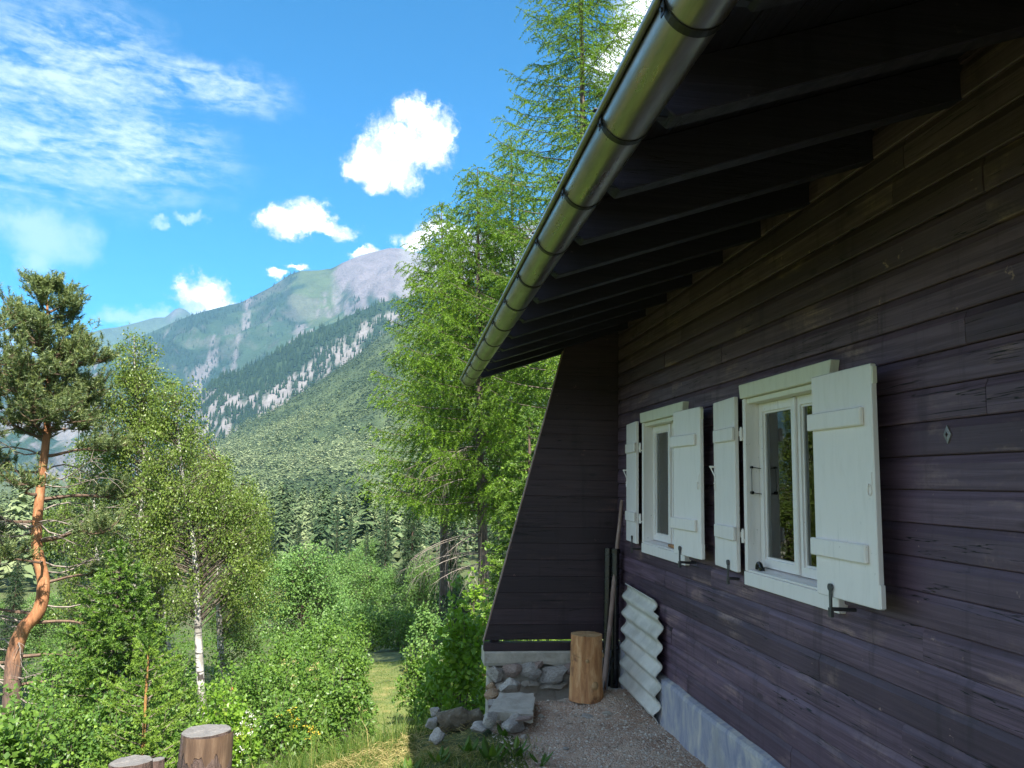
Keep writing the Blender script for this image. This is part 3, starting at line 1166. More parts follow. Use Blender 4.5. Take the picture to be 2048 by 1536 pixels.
for y in BRY:
    if bk0 is None:
        bm = bmesh.new()
        ro, ri = GR + 0.0045, GR + 0.0008
        tt = np.linspace(math.pi * 0.985, 2 * math.pi + 0.15, 20)
        rows = []
        for a in tt:
            rows.append([bm.verts.new((GX + r_ * math.cos(a), yy_, GZ + r_ * math.sin(a))) for r_, yy_ in ((ri, -0.013), (ro, -0.013), (ro, 0.013), (ri, 0.013))])
        for i_ in range(len(rows) - 1):
            for q in range(4):
                bm.faces.new([rows[i_][q], rows[i_][(q + 1) % 4], rows[i_ + 1][(q + 1) % 4], rows[i_ + 1][q]])
        bm.faces.new(rows[0])
        bm.faces.new(rows[-1][::-1])
        # folded clip over the outer bead, and rivet
        bm_add(bm, *box_v(GX - GR - 0.024, GX - GR + 0.004, -0.011, 0.011, GZ + 0.0145, GZ + 0.018))
        bm_add(bm, *box_v(GX - GR - 0.006, GX - GR - 0.0035, -0.010, 0.010, GZ - 0.040, GZ - 0.008))
        cyl(bm, (GX - GR - 0.004, 0.0, GZ - 0.026), (GX - GR - 0.010, 0.0, GZ - 0.028), 0.005, 8)
        # arm to the rafter end
        bm_add(bm, *box_v(GX + GR, EX + 0.03, -0.011, 0.011, GZ + 0.006, GZ + 0.011))
        bk0 = kid(bm_obj('bracket', bm, M_BRACKET), gut)
        o = bk0
    else:
        o = kid(link('bracket', bk0.data), gut)
    o.location = (0, y, 0)
# joint sleeve of the gutter
sl = []
for a in np.linspace(math.pi, 2 * math.pi, 18):
    sl.append((GX + (GR + 0.002) * math.cos(a), GZ + (GR + 0.002) * math.sin(a)))
V = np.array([(x, y, z_) for y in (4.86, 5.02) for x, z_ in sl])
F = np.array([[q, q + 1, q + 19, q + 18] for q in range(17)])
kid(npobj('joint_sleeve', [(V, F)], M_GUTTER, smooth=True), gut)

# ------- windows


def window(y0, y1, cream=True):
    # casing: four boards round the opening
    bm = bm_box(2.0, 2.055, y0, y0 + 0.055, WZ0 + 0.08, WZ1 - 0.088)
    bm2 = [bm_box(2.0, 2.055, y1 - 0.040, y1, WZ0 + 0.08, WZ1 - 0.088), bm_box(1.996, 2.056, y0 - 0.015, y1 + 0.004, WZ0, WZ0 + 0.078)]
    for q in bm2:
        me_ = bpy.data.meshes.new('tmp')
        q.to_mesh(me_)
        q.free()
        bm.from_mesh(me_)
        bpy.data.meshes.remove(me_)
    win = kid(bm_obj('window', bm, M_WHITE))
    hb = prism('head_board', [(y0 - 0.035, WZ1), (y1 + 0.012, WZ1), (y1 - 0.004, WZ1 - 0.086), (y0 - 0.012, WZ1 - 0.086)], 'x', 1.983, 2.056, M_CREAM, None, 0.004)
    kid(hb, win)
    a, b_ = y0 + 0.056, y1 - 0.041
    zb, ztp = WZ0 + 0.079, WZ1 - 0.089
    D0, D1 = 2.012, 2.135
    kid(box('jamb', D0, D1, a - 0.03, a, zb, ztp, M_CREAM, None, 0.002), win)
    kid(box('jamb', D0, D1, b_, b_ + 0.03, zb, ztp, M_SASH, None, 0.002), win)
    kid(box('head_jamb', D0, D1, a + 0.0015, b_ - 0.0015, ztp - 0.03, ztp, M_CREAM, None, 0.002), win)
    kid(prism('sill', [(2.004, zb + 0.012), (D1, zb + 0.03), (D1, zb), (2.004, zb)], 'y', a + 0.0015, b_ - 0.0015, M_SASH, None, 0.002), win)
    # sashes: two casements meeting at the mullion
    mid = (a + b_) / 2
    sz0, sz1 = zb + 0.032, ztp - 0.032
    for (sa, sb) in ((a + 0.004, mid - 0.002), (mid + 0.002, b_ - 0.004)):
        fw = 0.048
        bm = bmesh.new()
        for q in ((sa, sa + fw, sz0, sz1), (sb - fw, sb, sz0, sz1)):
            bm_add(bm, *box_v(2.083, 2.122, q[0], q[1], q[2], q[3]))
        for q in ((sz0, sz0 + fw), (sz1 - fw, sz1)):
            bm_add(bm, *box_v(2.084, 2.121, sa + fw, sb - fw, q[0], q[1]))
        # inner glazing bead, a little step
        for q in ((sa + fw, sa + fw + 0.012), (sb - fw - 0.012, sb - fw)):
            bm_add(bm, *box_v(2.095, 2.119, q[0], q[1], sz0 + fw, sz1 - fw))
        for q in ((sz0 + fw, sz0 + fw + 0.012), (sz1 - fw - 0.012, sz1 - fw)):
            bm_add(bm, *box_v(2.096, 2.118, sa + fw + 0.012, sb - fw - 0.012, q[0], q[1]))
        kid(bm_obj('sash', bm, M_SASH), win)
        kid(box('pane', 2.1045, 2.1085, sa + fw + 0.006, sb - fw - 0.006, sz0 + fw + 0.006, sz1 - fw - 0.006, M_GLASS, None, 0), win)
    kid(box('meeting_strip', 2.066, 2.0825, mid - 0.022, mid + 0.022, sz0 + 0.004, sz1 - 0.004, M_SASH, None, 0.004), win)
    # curtains hanging behind the panes
    for (ca_, cb_) in ((a + 0.01, a + 0.27), (b_ - 0.27, b_ - 0.01)):
        nn = 60
        yv = np.linspace(ca_, cb_, nn)
        xv = 2.142 + 0.010 * np.sin(np.linspace(0, 7 * 6.28, nn)) + 0.006 * np.sin(np.linspace(0, 23, nn))
        Vc_ = np.concatenate([np.stack([xv, yv, np.full(nn, zb)], 1), np.stack([xv, yv, np.full(nn, ztp + 0.05)], 1)])
        Fc_ = np.stack([np.arange(nn - 1), np.arange(nn - 1) + 1, np.arange(nn - 1) + nn + 1, np.arange(nn - 1) + nn], 1)
        cu = kid(npobj('curtain', [(Vc_, Fc_)], M_CURT, smooth=True), win)
    return win, a, b_, zb


win_near, wa, wb, wzb = window(*WINS[0])
win_near['label'] = 'window nearer the camera with two panes reflecting trees'
win_far, fa, fb, fzb = window(*WINS[1])
win_far['label'] = 'window nearer the dark corner, mostly hidden by its open shutter'
# little wire stay and pegs in the near reveal
bm = bmesh.new()
cyl(bm, (2.03, wb - 0.002, 2.02), (2.03, wb - 0.02, 2.02), 0.008, 8)
cyl(bm, (2.03, wb - 0.018, 2.02), (2.09, wb - 0.022, 2.012), 0.0025, 6)
cyl(bm, (2.03, wb - 0.002, 1.87), (2.03, wb - 0.022, 1.87), 0.010, 8)
cyl(bm, (2.03, wb - 0.02, 1.87), (2.09, wb - 0.024, 1.862), 0.0025, 6)
cyl(bm, (2.028, wb - 0.014, 1.88), (2.028, wb - 0.014, 2.01), 0.002, 6)
kid(bm_obj('stay_hook', bm, M_BLACK), win_near)


def shutter(label, hinge, free, hinge_side, z0=1.395, z1=2.452):
    """hinge, free: plan points of the front face; hinge_side +1 when the hinge is at the far end"""
    hx, hy = hinge
    fx_, fy = free
    wd = math.hypot(fx_ - hx, fy - hy)
    H = z1 - z0
    u = Vector((fx_ - hx, fy - hy, 0)).normalized()
    nn = Vector((-abs(u.y), u.x * (1 if u.y > 0 else -1) * 1.0, 0))
    nn = Vector((u.y, -u.x, 0))
    if nn.x > 0:
        nn = -nn
    T = 0.028

    def mk(name, u0, u1, n0, n1, v0, v1, mat, parent, b=0.003):
        bm = bm_box(u0, u1, n0, n1, v0, v1, b)
        Mx = Matrix(((u.x, nn.x, 0, hx), (u.y, nn.y, 0, hy), (0, 0, 1, z0), (0, 0, 0, 1)))
        bm.transform(Mx)
        return kid(bm_obj(name, bm, mat), parent)
    bm = None
    # two boards with a fine joint
    sh = mk('shutter', 0, wd, -T, 0, 0, H, M_WHITE, None, 0.004)
    sh['label'] = label
    for v0 in (0.175, 0.745):
        mk('batten', -0.012, wd - 0.055, 0.0005, 0.022, v0 * H, (v0 + 0.078) * H, M_WHITE, sh, 0.005)
    # end strips at the free edge corners
    mk('corner_strip', wd + 0.0005, wd + 0.010, -T + 0.003, -0.003, 0.005, 0.10, M_WHITE, sh, 0.002)
    mk('corner_strip', wd + 0.0005, wd + 0.009, -T + 0.003, -0.003, H - 0.085, H - 0.012, M_CREAM, sh, 0.002)
    Mx = Matrix(((u.x, nn.x, 0, hx), (u.y, nn.y, 0, hy), (0, 0, 1, z0), (0, 0, 0, 1)))
    for v0 in (0.21, 0.785):
        bm = bmesh.new()
        bm_add(bm, *box_v(-0.030, 0.02, -T - 0.006, -T - 0.001, v0 * H - 0.016, v0 * H + 0.016))
        cyl(bm, (-0.030, -T - 0.004, v0 * H - 0.045), (-0.030, -T - 0.004, v0 * H + 0.030), 0.009, 10)
        cyl(bm, (-0.030, -T - 0.004, v0 * H + 0.030), (-0.030, -T - 0.004, v0 * H + 0.038), 0.006, 8)
        cyl(bm, (-0.030, -T - 0.004, v0 * H - 0.03), (-0.034, -T - 0.03, v0 * H - 0.03), 0.007, 8)
        bm.transform(Mx)
        kid(bm_obj('hinge', bm, M_WHITE), sh)
    # iron holdback at the foot
    bm = bmesh.new()
    cyl(bm, (0.13, 0.004, 0.045), (0.13, 0.014, 0.045), 0.017, 12)
    bm_add(bm, *box_v(0.121, 0.139, 0.006, 0.012, -0.052, 0.045))
    cyl(bm, (0.13, 0.010, -0.05), (0.13, -0.11, -0.055), 0.009, 8)
    bm_add(bm, *box_v(0.118, 0.142, 0.002, 0.016, -0.085, -0.045))
    bm.transform(Mx)
    kid(bm_obj('holdback', bm, M_IRON), sh)
    # ring and staple near the free edge
    bm = bmesh.new()
    P = [(wd - 0.032 + 0.013 * math.cos(a), 0.004, 0.475 * H + 0.022 * math.sin(a)) for a in np.linspace(0, 6.283, 15)]
    V_, F_ = tube(P, 0.0026, 6)
    bm_add(bm, V_, F_)
    cyl(bm, (wd - 0.030, -0.002, 0.475 * H + 0.024), (wd - 0.030, 0.012, 0.475 * H + 0.024), 0.004, 8)
    bm_add(bm, *box_v(wd - 0.036, wd - 0.014, 0.0005, 0.004, 0.475 * H + 0.022, 0.475 * H + 0.075))
    bm.transform(Mx)
    kid(bm_obj('ring_latch', bm, M_WHITE), sh)
    if hinge_side > 0:
        bm = bmesh.new()
        cyl(bm, (wd - 0.02, 0.0, 0.60 * H), (wd - 0.02, 0.035, 0.60 * H), 0.007, 8)
        cyl(bm, (wd - 0.02, 0.030, 0.60 * H), (wd - 0.045, 0.006, 0.535 * H), 0.004, 6)
        bm.transform(Mx)
        kid(bm_obj('turn_pin', bm, M_WHITE), sh)
    return sh


shutter('large open white shutter nearest the camera, rain streaked at its top', (1.90, 3.45), (1.905, 2.975), -1, 1.421, 2.432)
shutter('narrow looking shutter between the two windows, hung on the near window', (1.962, 4.485), (1.998, 4.90), 1)
shutter('open white shutter covering the right half of the far window', (1.913, 5.45), (1.935, 4.98), -1, 1.418, 2.436)
shutter('farthest white shutter beside the dark corner', (1.955, 6.535), (1.995, 6.97), 1)

# diamond shaped plate on the planks
bm = bmesh.new()
dm = at(1895, 869, X=WX - 0.004)
ring_o = [(0, 0.036), (0.021, 0), (0, -0.036), (-0.021, 0)]
vo_ = [bm.verts.new((dm[0] - 0.002, dm[1] + a, dm[2] + c)) for a, c in ring_o]
vi_ = [bm.verts.new((dm[0] - 0.004, dm[1] + a * 0.36, dm[2] + c * 0.3)) for a, c in ring_o]
vb_ = [bm.verts.new((dm[0] + 0.005, dm[1] + a, dm[2] + c)) for a, c in ring_o]
for q in range(4):
    bm.faces.new([vo_[q], vo_[(q + 1) % 4], vi_[(q + 1) % 4], vi_[q]])
    bm.faces.new([vb_[q], vb_[(q + 1) % 4], vo_[(q + 1) % 4], vo_[q]])
o = kid(bm_obj('diamond_plate', bm, metal_mat('dull_plate', (0.3, 0.28, 0.28), 0.55, 0.6)))

# ------- sloping plank screen at the far end, on a stone footing
SY = 7.40
SB = 0.432
TOPX, BOTX = 1.47, 0.755


def sx_at(z):
    return BOTX + (TOPX - BOTX) * (z - 0.42) / (3.16 - 0.42)


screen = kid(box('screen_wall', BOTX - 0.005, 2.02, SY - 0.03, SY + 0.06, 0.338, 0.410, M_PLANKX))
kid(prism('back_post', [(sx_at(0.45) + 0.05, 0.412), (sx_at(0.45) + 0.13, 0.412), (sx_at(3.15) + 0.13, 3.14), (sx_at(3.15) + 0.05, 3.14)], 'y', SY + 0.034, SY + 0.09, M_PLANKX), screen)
zz = SB
rr = random.Random(5)
while zz < 3.30:
    hh = rr.choice([0.145, 0.15, 0.14, 0.155])
    za, zb_ = zz, zz + hh
    xa, xb = sx_at(za), sx_at(zb_)
    dy_ = rr.uniform(-0.004, 0.004)
    zl = min(zb_, rz(xb) + RD)
    pl = [(xa, za), (2.125, za), (2.125, zb_), (xb, zb_)]
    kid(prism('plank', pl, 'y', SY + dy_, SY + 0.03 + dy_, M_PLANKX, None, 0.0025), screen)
    zz += hh
# weathered edge strip along the slope
kid(prism('edge_strip', [(sx_at(0.42) - 0.012, 0.418), (sx_at(0.42) - 0.001, 0.418), (sx_at(3.2) - 0.001, 3.2), (sx_at(3.2) - 0.012, 3.2)], 'y', SY - 0.004, SY + 0.04, M_POLE), screen)

# footing: concrete cap on rubble
bm = bmesh.new()
nxx = 34
xs_ = np.linspace(0.757, 2.0, nxx)
for q, x in enumerate(xs_):
    lowz = 0.205 + 0.035 * (vnoise(np.array(x * 9.0), np.array(0.3), 4) - 0.5) * 2
    pass
rowsV = []
for x in xs_:
    lz = 0.205 + 0.03 * float(vnoise(np.array(x * 9.0), np.array(0.3), 4) - 0.5) * 2
    fy_ = SY - 0.055 + 0.012 * float(vnoise(np.array(x * 7.0), np.array(2.3), 8) - 0.5)
    rowsV.append([bm.verts.new(p) for p in ((x, fy_ + 0.01, lz), (x, fy_, lz + 0.03), (x, fy_, 0.322), (x, fy_ + 0.012, 0.335), (x, SY + 0.25, 0.335), (x, SY + 0.25, lz))])
for q in range(nxx - 1):
    for e in range(6):
        bm.faces.new([rowsV[q][e], rowsV[q][(e + 1) % 6], rowsV[q + 1][(e + 1) % 6], rowsV[q + 1][e]])
bm.faces.new(rowsV[0])
bm.faces.new(rowsV[-1][::-1])
foot = kid(bm_obj('footing', bm, M_CONC))
foot['label'] = 'rough concrete ledge on rubble stones under the sloping plank screen'
# mortar core behind the stones
kid(box('mortar_core', 0.80, 2.0, SY - 0.02, SY + 0.2, -0.4, 0.19, M_CONC, None, 0.01), foot)
# built-in stones (x px, y px, rx px, ry px)
for q, (px, py, rx, ry, mt) in enumerate([(990, 1347, 25, 16, M_STONE), (1020, 1339, 20, 15, M_STONE2), (1058, 1341, 26, 16, M_STONE), (1075, 1330, 14, 8, M_STONE2), (1112, 1345, 38, 19, M_STONE),
                                            (1000, 1372, 22, 9, M_CONC), (1060, 1366, 26, 8, M_CONC), (1110, 1370, 34, 8, M_CONC), (983, 1375, 12, 12, M_RUST), (1150, 1340, 26, 18, M_STONE2), (1190, 1345, 26, 18, M_STONE)]):
    P = at(px, py, Y=SY - 0.05)
    sc_ = 7.35 / 1540
    me = rock_data('stone', 100 + q, mt, 3, 0.25, (1, 1, 1), 7)
    o = kid(link('stone', me), foot)
    o.location = P
    o.scale = (rx * sc_ * 1.08, 0.085, ry * sc_ * 1.12)
    o.rotation_euler = (0, rr.uniform(-0.15, 0.15), 0)

# ================================================================== THINGS BY THE CABIN


def loose_rock(name, label, cat, px, py, rx, ry, Y, mat, seed, depth=None, group=None, flat=1.0, facet=6, rot=0.0):
    P = at(px, py, Y=Y)
    sc_ = Y / 1540
    me = rock_data(name, seed, mat, 3, 0.3, (1, 1, 1), facet)
    o = link(name, me)
    o.location = P
    o.scale = (rx * sc_, depth or rx * sc_ * 0.8, ry * sc_)
    o.rotation_euler = (0, rot, seed * 0.7 % 0.6)
    tag(o, label, cat, group)
    return o


GR_ = 'loose stones by the corner of the screen wall'
loose_rock('rock', 'pale rounded rock lying on the wall of stones above the flat slab', 'rock', 1021, 1370, 26, 18, 7.08, M_STONE, 31, group=GR_)
loose_rock('rock', 'small tan pebble wedged right of the pale rounded rock', 'rock', 1052, 1368, 9, 7, 7.12, M_CONC, 37, group=GR_)
loose_rock('rock', 'rust brown stone left of and under the pale rounded rock', 'rock', 985, 1391, 19, 15, 6.95, M_RUST, 32, group=GR_)
loose_rock('rock', 'round blue grey rock at the left foot of the flat slab', 'rock', 980, 1438, 21, 15, 6.12, M_STONE, 33, group=GR_)
loose_rock('rock', 'angular grey block under the front edge of the flat slab', 'rock', 1029, 1450, 28, 17, 6.10, M_STONE, 34, group=GR_, facet=9)
loose_rock('rock', 'low pale rock half sunk in the grass between log and blue grey rock', 'rock', 955, 1454, 26, 12, 6.2, M_STONE, 35, group=GR_)
loose_rock('rock', 'grey boulder half buried in grass below the mossy log', 'rock', 872, 1475, 20, 16, 6.25, M_STONE, 36, group=GR_, rot=-0.5)
loose_rock('rock', 'pale rock just behind the left end of the mossy log', 'rock', 872, 1422, 15, 10, 6.75, M_STONE, 38, group=GR_)
loose_rock('rock', 'rock at the far left end of the mossy log', 'rock', 864, 1444, 16, 12, 6.6, M_STONE, 39, group=GR_)
loose_rock('rock', 'grey stone tucked beneath the left side of the flat slab', 'rock', 986, 1410, 16, 12, 6.75, M_STONE, 41, group=GR_)
# flat slab
bm = bmesh.new()
bmesh.ops.create_grid(bm, x_segments=18, y_segments=18, size=1)
sl0 = [at(975, 1424, Z=0.125), at(1066, 1428, Z=0.125), at(1070, 1386, Z=0.14), at(1000, 1385, Z=0.14)]
for v in bm.verts:
    u_, w_ = (v.co.x + 1) / 2, (v.co.y + 1) / 2
    P = (sl0[0] * (1 - u_) + sl0[1] * u_) * (1 - w_) + (sl0[3] * (1 - u_) + sl0[2] * u_) * w_
    P = P + np.array([0.012, 0.012, 0.004]) * (np.array([vnoise(np.array(P[0] * 18), np.array(P[1] * 18), s_) for s_ in (1, 2, 3)]) - 0.5) * 2
    v.co = P
geo = bmesh.ops.extrude_face_region(bm, geom=bm.faces[:])
for v in [e for e in geo['geom'] if isinstance(e, bmesh.types.BMVert)]:
    v.co.z -= 0.06 + 0.012 * float(vnoise(np.array(v.co.x * 25), np.array(v.co.y * 25), 9))
o = bm_obj('flat_slab', bm, M_CONC)
tag(o, 'flat rectangular sandy slab laid across stones by the gravel yard', 'slab')
o = loose_rock('slate_shard', 'thin dark shard of slate jutting from under the flat slab', 'stone', 1050, 1437, 32, 5, 6.06, M_STONE2, 47, depth=0.05)
for q, (px, py, rx, ry, lab) in enumerate([(1215, 1438, 12, 5, 'largest flat pale stone lying in the middle of the gravel yard'), (1176, 1436, 15, 4, 'long thin pale stone lying left of the largest flat stone'), (1125, 1413, 8, 3, 'small pale stone lying on the earth left of the chopping block'), (1132, 1495, 9, 4, 'pale stone lying alone in the near gravel yard'), (1082, 1433, 9, 5, 'small pale stone on the earth right of the flat slab'), (1048, 1470, 10, 6, 'small stone on the earth below the angular grey block')]):
    P = at(px, py, Z=0.03)
    me = rock_data('yard_stone', 60 + q, M_STONE if q % 2 else M_CONC, 2, 0.3, (1, 1, 1), 6)
    o = link('yard_stone', me)
    o.location = (P[0], P[1], zpat(P[0], P[1]) + 0.004)
    k_ = P[1] / 1540
    o.scale = (rx * k_, rx * k_ * 1.1, ry * k_ * 0.8)
    tag(o, lab, 'stone', 'flat stones in the gravel yard')


def log_like(name, base, height, r0, r1, side_mat, top_mat, seed, wob=0.06, flare=0.0, sides=40, rows=14, tilt=0.0, crack=True, toptilt=0.0):
    r = np.random.default_rng(seed)
    th = np.linspace(0, 2 * np.pi, sides, endpoint=False)
    V = []
    for k in range(rows):
        t_ = k / (rows - 1)
        rad_ = r0 * (1 - t_) + r1 * t_ + flare * (1 - t_) ** 3
        sh = 1 + wob * (np.sin(2 * th + seed) * 0.5 + 0.35 * np.sin(3 * th + 1.3 * seed + t_ * 2) + 0.2 * np.sin(7 * th + t_ * 3)) + 0.012 * r.normal(size=sides)
        if crack:
            d_ = np.abs((th - 4.45 + 0.05 * t_ + np.pi) % (2 * np.pi) - np.pi)
            sh = sh - 0.16 * np.exp(-(d_ / 0.05) ** 2)
        zz_ = height * t_ + toptilt * t_ * np.cos(th + 0.6)
        V.append(np.stack([rad_ * sh * np.cos(th) + tilt * height * t_, rad_ * sh * np.sin(th), zz_], 1))
    V = np.concatenate(V)
    i = np.arange(rows - 1)[:, None] * sides
    j = np.arange(sides)[None]
    F = np.stack([i + j, i + (j + 1) % sides, i + sides + (j + 1) % sides, i + sides + j], -1).reshape(-1, 4)
    root = empty(name, base)
    o = npobj('bark' if 'stump' in name else 'side', [(V, F)], side_mat, root, True)
    top = V[-sides:]
    ctr = top.mean(0)
    rings = [ctr + (top - ctr) * f for f in (1.0, 0.97, 0.66, 0.33)]
    rings[0] = rings[0] * [1, 1, 1] - [0, 0, 0.006]
    for q in range(1, 4):
        rings[q] = rings[q] + np.array([0, 0, 0.002]) + np.stack([np.zeros(sides), np.zeros(sides), 0.004 * r.normal(size=sides)], 1) * (0.4)
    Vt = np.concatenate(rings + [ctr[None] + [0, 0, 0.002]])
    Ft = np.concatenate([np.stack([k * sides + np.arange(sides), k * sides + (np.arange(sides) + 1) % sides, (k + 1) * sides + (np.arange(sides) + 1) % sides, (k + 1) * sides + np.arange(sides)], 1) for k in range(3)])
    Fc = np.stack([3 * sides + np.arange(sides), 3 * sides + (np.arange(sides) + 1) % sides, np.full(sides, 4 * sides)], 1)
    Vall = Vt
    me = bpy.data.meshes.new('sawn_top')
    me.from_pydata([tuple(v) for v in Vall], [], [tuple(f) for f in Ft] + [tuple(f) for f in Fc])
    me.materials.append(top_mat)
    link('sawn_top', me, root)
    return root


LB = (1.56, 6.66, float(zpat(1.56, 6.66)) - 0.02)
blk = log_like('chopping_block', LB, 0.535, 0.133, 0.132, M_PEEL, M_RINGS, 3, 0.05, 0.012)
tag(blk, 'upright peeled orange brown log section standing on the gravel before the screen', 'log')
for (a, zz_, s_) in ((-1.75, 0.34, 0.016), (-1.25, 0.14, 0.034), (-0.35, 0.37, 0.022)):
    bm = bmesh.new()
    bmesh.ops.create_icosphere(bm, subdivisions=2, radius=1)
    for v in bm.verts:
        v.co = Vector((v.co.x * s_ * 0.7, v.co.y * s_, v.co.z * s_ * 1.1))
    bm.transform(Matrix.Translation((0.133 * math.cos(a), 0.133 * math.sin(a), zz_)) @ Matrix.Rotation(a, 4, 'Z'))
    bm_obj('knot', bm, M_RINGS, blk, True)

st_ = at(412, 1461, Y=6.4)
s1 = log_like('tree_stump', (st_[0], 6.4, st_[2] - 0.62), 0.62, 0.205, 0.178, M_STUMPBARK, M_GREYTOP, 9, 0.10, 0.05, 48, 18, 0.0, False, 0.012)
tag(s1, 'taller grey topped tree stump with peeling bark at the lower left', 'stump', 'sawn stumps at the edge of the lawn')
# bare wood where the bark has come away
th = np.linspace(-2.35, 0.25, 30)
V = []
for k in range(8):
    t_ = k / 7
    hz = 0.62 - 0.004 - t_ * (0.16 + 0.16 * sstep(th, -1.0, 0.0) + 0.035 * np.sin(th * 9) + 0.02 * np.sin(th * 23))
    V.append(np.stack([0.192 * np.cos(th) * (1 + 0.03 * np.sin(3 * th)) * (1 + 0.10 * (np.sin(2 * th + 9) * 0.5 + 0.35 * np.sin(3 * th + 11.7 + 2)) * 0.9), 0.192 * np.sin(th) * (1 + 0.10 * (np.sin(2 * th + 9) * 0.5 + 0.35 * np.sin(3 * th + 11.7 + 2)) * 0.9), hz], 1))
V = np.concatenate(V)
F = np.stack([(np.arange(7)[:, None] * 30 + np.arange(29)[None]) + k for k in (0, 30, 31, 1)], -1).reshape(-1, 4)
npobj('bare_wood', [(V, F)], M_STUMPWOOD, s1, True)
st_ = at(262, 1522, Y=6.0)
s2 = log_like('tree_stump', (st_[0], 6.0, st_[2] - 0.4), 0.40, 0.15, 0.135, M_STUMPBARK, M_GREYTOP, 15, 0.12, 0.03, 40, 12, 0.0, False, 0.01)
tag(s2, 'low dark stump cut off by the bottom edge left of the taller stump', 'stump', 'sawn stumps at the edge of the lawn')
st_ = at(312, 1519, Y=6.15)
s3 = log_like('tree_stump', (st_[0], 6.15, st_[2] - 0.4), 0.40, 0.07, 0.06, M_STUMPBARK, M_GREYTOP, 21, 0.12, 0.03, 30, 10, 0.0, False, 0.008)
tag(s3, 'small dark stump standing between the low stump and the taller stump', 'stump', 'sawn stumps at the edge of the lawn')

# fallen mossy log among the stones
a0, a1 = at(872, 1446, Y=6.62), at(966, 1437, Y=6.62)
pts = spline([a0, a0 * 0.6 + a1 * 0.4 + [0, 0, 0.012], a1], 14)
V, F = tube(pts, np.array([0.03] + [0.082] * 2 + [0.09] * 6 + [0.075] * 4 + [0.03]), 18)
V = V + 0.014 * (np.stack([vnoise(V[:, 0] * 14, V[:, 2] * 30, s_) for s_ in (1, 2, 3)], 1) - 0.5) * 2
o = npobj('fallen_log', [(V, F)], M_OLDLOG, None, True)
tag(o, 'short weathered mossy log lying among stones at the lawn edge', 'log')

# corrugated sheet leaning on the wall
nyc, nzc = 12, 110
Hs = 0.90
waves = 6.2
Vs_ = []
for k in range(nzc):
    t_ = k / (nzc - 1)
    zc_ = 0.085 + Hs * t_
    xc = 1.940 + 0.035 * t_ + 0.024 * math.cos(t_ * waves * 2 * math.pi + 0.4)
    for q in range(nyc):
        s_ = q / (nyc - 1)
        y_hi = 6.92
        y_lo = 5.95 + (0.16 if t_ > 0.90 else 0.0) + 0.006 * math.sin(t_ * 40) + 0.07 * max(0, 0.12 - t_) / 0.12 * 0.6
        yv = y_hi + (y_lo - y_hi) * s_
        Vs_.append((xc + 0.01 * (s_ - 0.5), yv, zc_ - 0.0 + 0.03 * (1 - s_) + (0.0 if t_ > 0.02 else 0.01 * math.sin(yv * 30))))
F = np.stack([(np.arange(nzc - 1)[:, None] * nyc + np.arange(nyc - 1)[None]) + k for k in (0, nyc, nyc + 1, 1)], -1).reshape(-1, 4)
o = npobj('corrugated_sheet', [(np.array(Vs_), F)], M_ETERNIT, None, True)
sm = o.modifiers.new('thickness', 'SOLIDIFY')
sm.thickness = 0.007
sm.offset = 1.0
tag(o, 'pale grey corrugated fibre cement sheet leaning against the planks below the far window', 'sheet')

# wooden pole in the corner
pts = spline([at(1207, 1385, Y=7.05), at(1222, 1230, Y=7.1), at(1231, 1130, Y=7.16), at(1244, 1000, Y=7.22)], 16)
V, F = tube(pts, np.linspace(0.024, 0.017, 16), 10)
V = V + 0.002 * runit(len(V))
o = npobj('wooden_pole', [(V, F), (V[-10:], np.arange(10)[None])], M_POLE, None, True)
tag(o, 'long bare wooden pole leaning in the corner behind the chopping block', 'pole')
# black glossy bundle behind it
root = empty('black_pipe', (1.95, 7.17, 0.06))
tag(root, 'tall glossy black pipe standing upright in the corner beside the pole', 'pipe')
bm = bmesh.new()
for (dx_, dy_) in ((0, 0), (-0.055, 0.06)):
    cyl(bm, (dx_ - 0.02, dy_ - 0.04, 0.0), (dx_, dy_, 1.24), 0.038, 18)
bm_obj('shaft', bm, M_BLACK, root)
for zc_ in (0.62, 1.2):
    bm = bmesh.new()
    f_ = zc_ / 1.24
    cyl(bm, (-0.02 * (1 - f_), -0.04 * (1 - f_), zc_), (-0.02 * (1 - f_), -0.04 * (1 - f_), zc_ + 0.035), 0.046, 18)
    bm_obj('collar', bm, M_BLACK, root)
for q, (px0, px1, pt, lab) in enumerate([(1206, 1214, 1312, 'thin steel rod leaning between chopping block and black pipe'), (1213, 1222, 1300, 'second thin steel rod beside the black pipe, right of the other')]):
    bm = bmesh.new()
    P0, P1 = at(px0, 1388, Y=7.0), at(px1, pt, Y=7.12)
    cyl(bm, tuple(P0), tuple(P1), 0.006, 8)
    Pm = P0 * 0.45 + P1 * 0.55
    cyl(bm, tuple(Pm), tuple(Pm + (P1 - P0) * 0.06), 0.010, 8)
    o = bm_obj('steel_rod', bm, M_IRON)
    tag(o, lab, 'rod', 'rods in the corner')
# things on the window sills
P = (2.03, 5.64, fzb + 0.0165)
bm = bm_box(-0.018, 0.02, -0.09, 0.09, 0.0, 0.024, 0.008)
bm.transform(Matrix.Translation((2.028, 5.78, fzb + 0.017)))
o = bm_obj('wooden_block', bm, M_PEEL)
tag(o, 'small orange wooden block lying on the far window sill', 'block')
bm = bmesh.new()
V_, F_ = tube([(2.035, wb - 0.075 + 0.030 * math.cos(a), wzb + 0.019 + 0.038 * math.sin(a)) for a in np.linspace(0.0, math.pi, 14)], 0.011, 8)
bm_add(bm, V_, F_)
bm_add(bm, *box_v(2.022, 2.048, wb - 0.12, wb - 0.09, wzb + 0.016, wzb + 0.036))
o = bm_obj('black_clip', bm, M_BLACK)
tag(o, 'small black arched clip lying on the near window sill', 'clip')

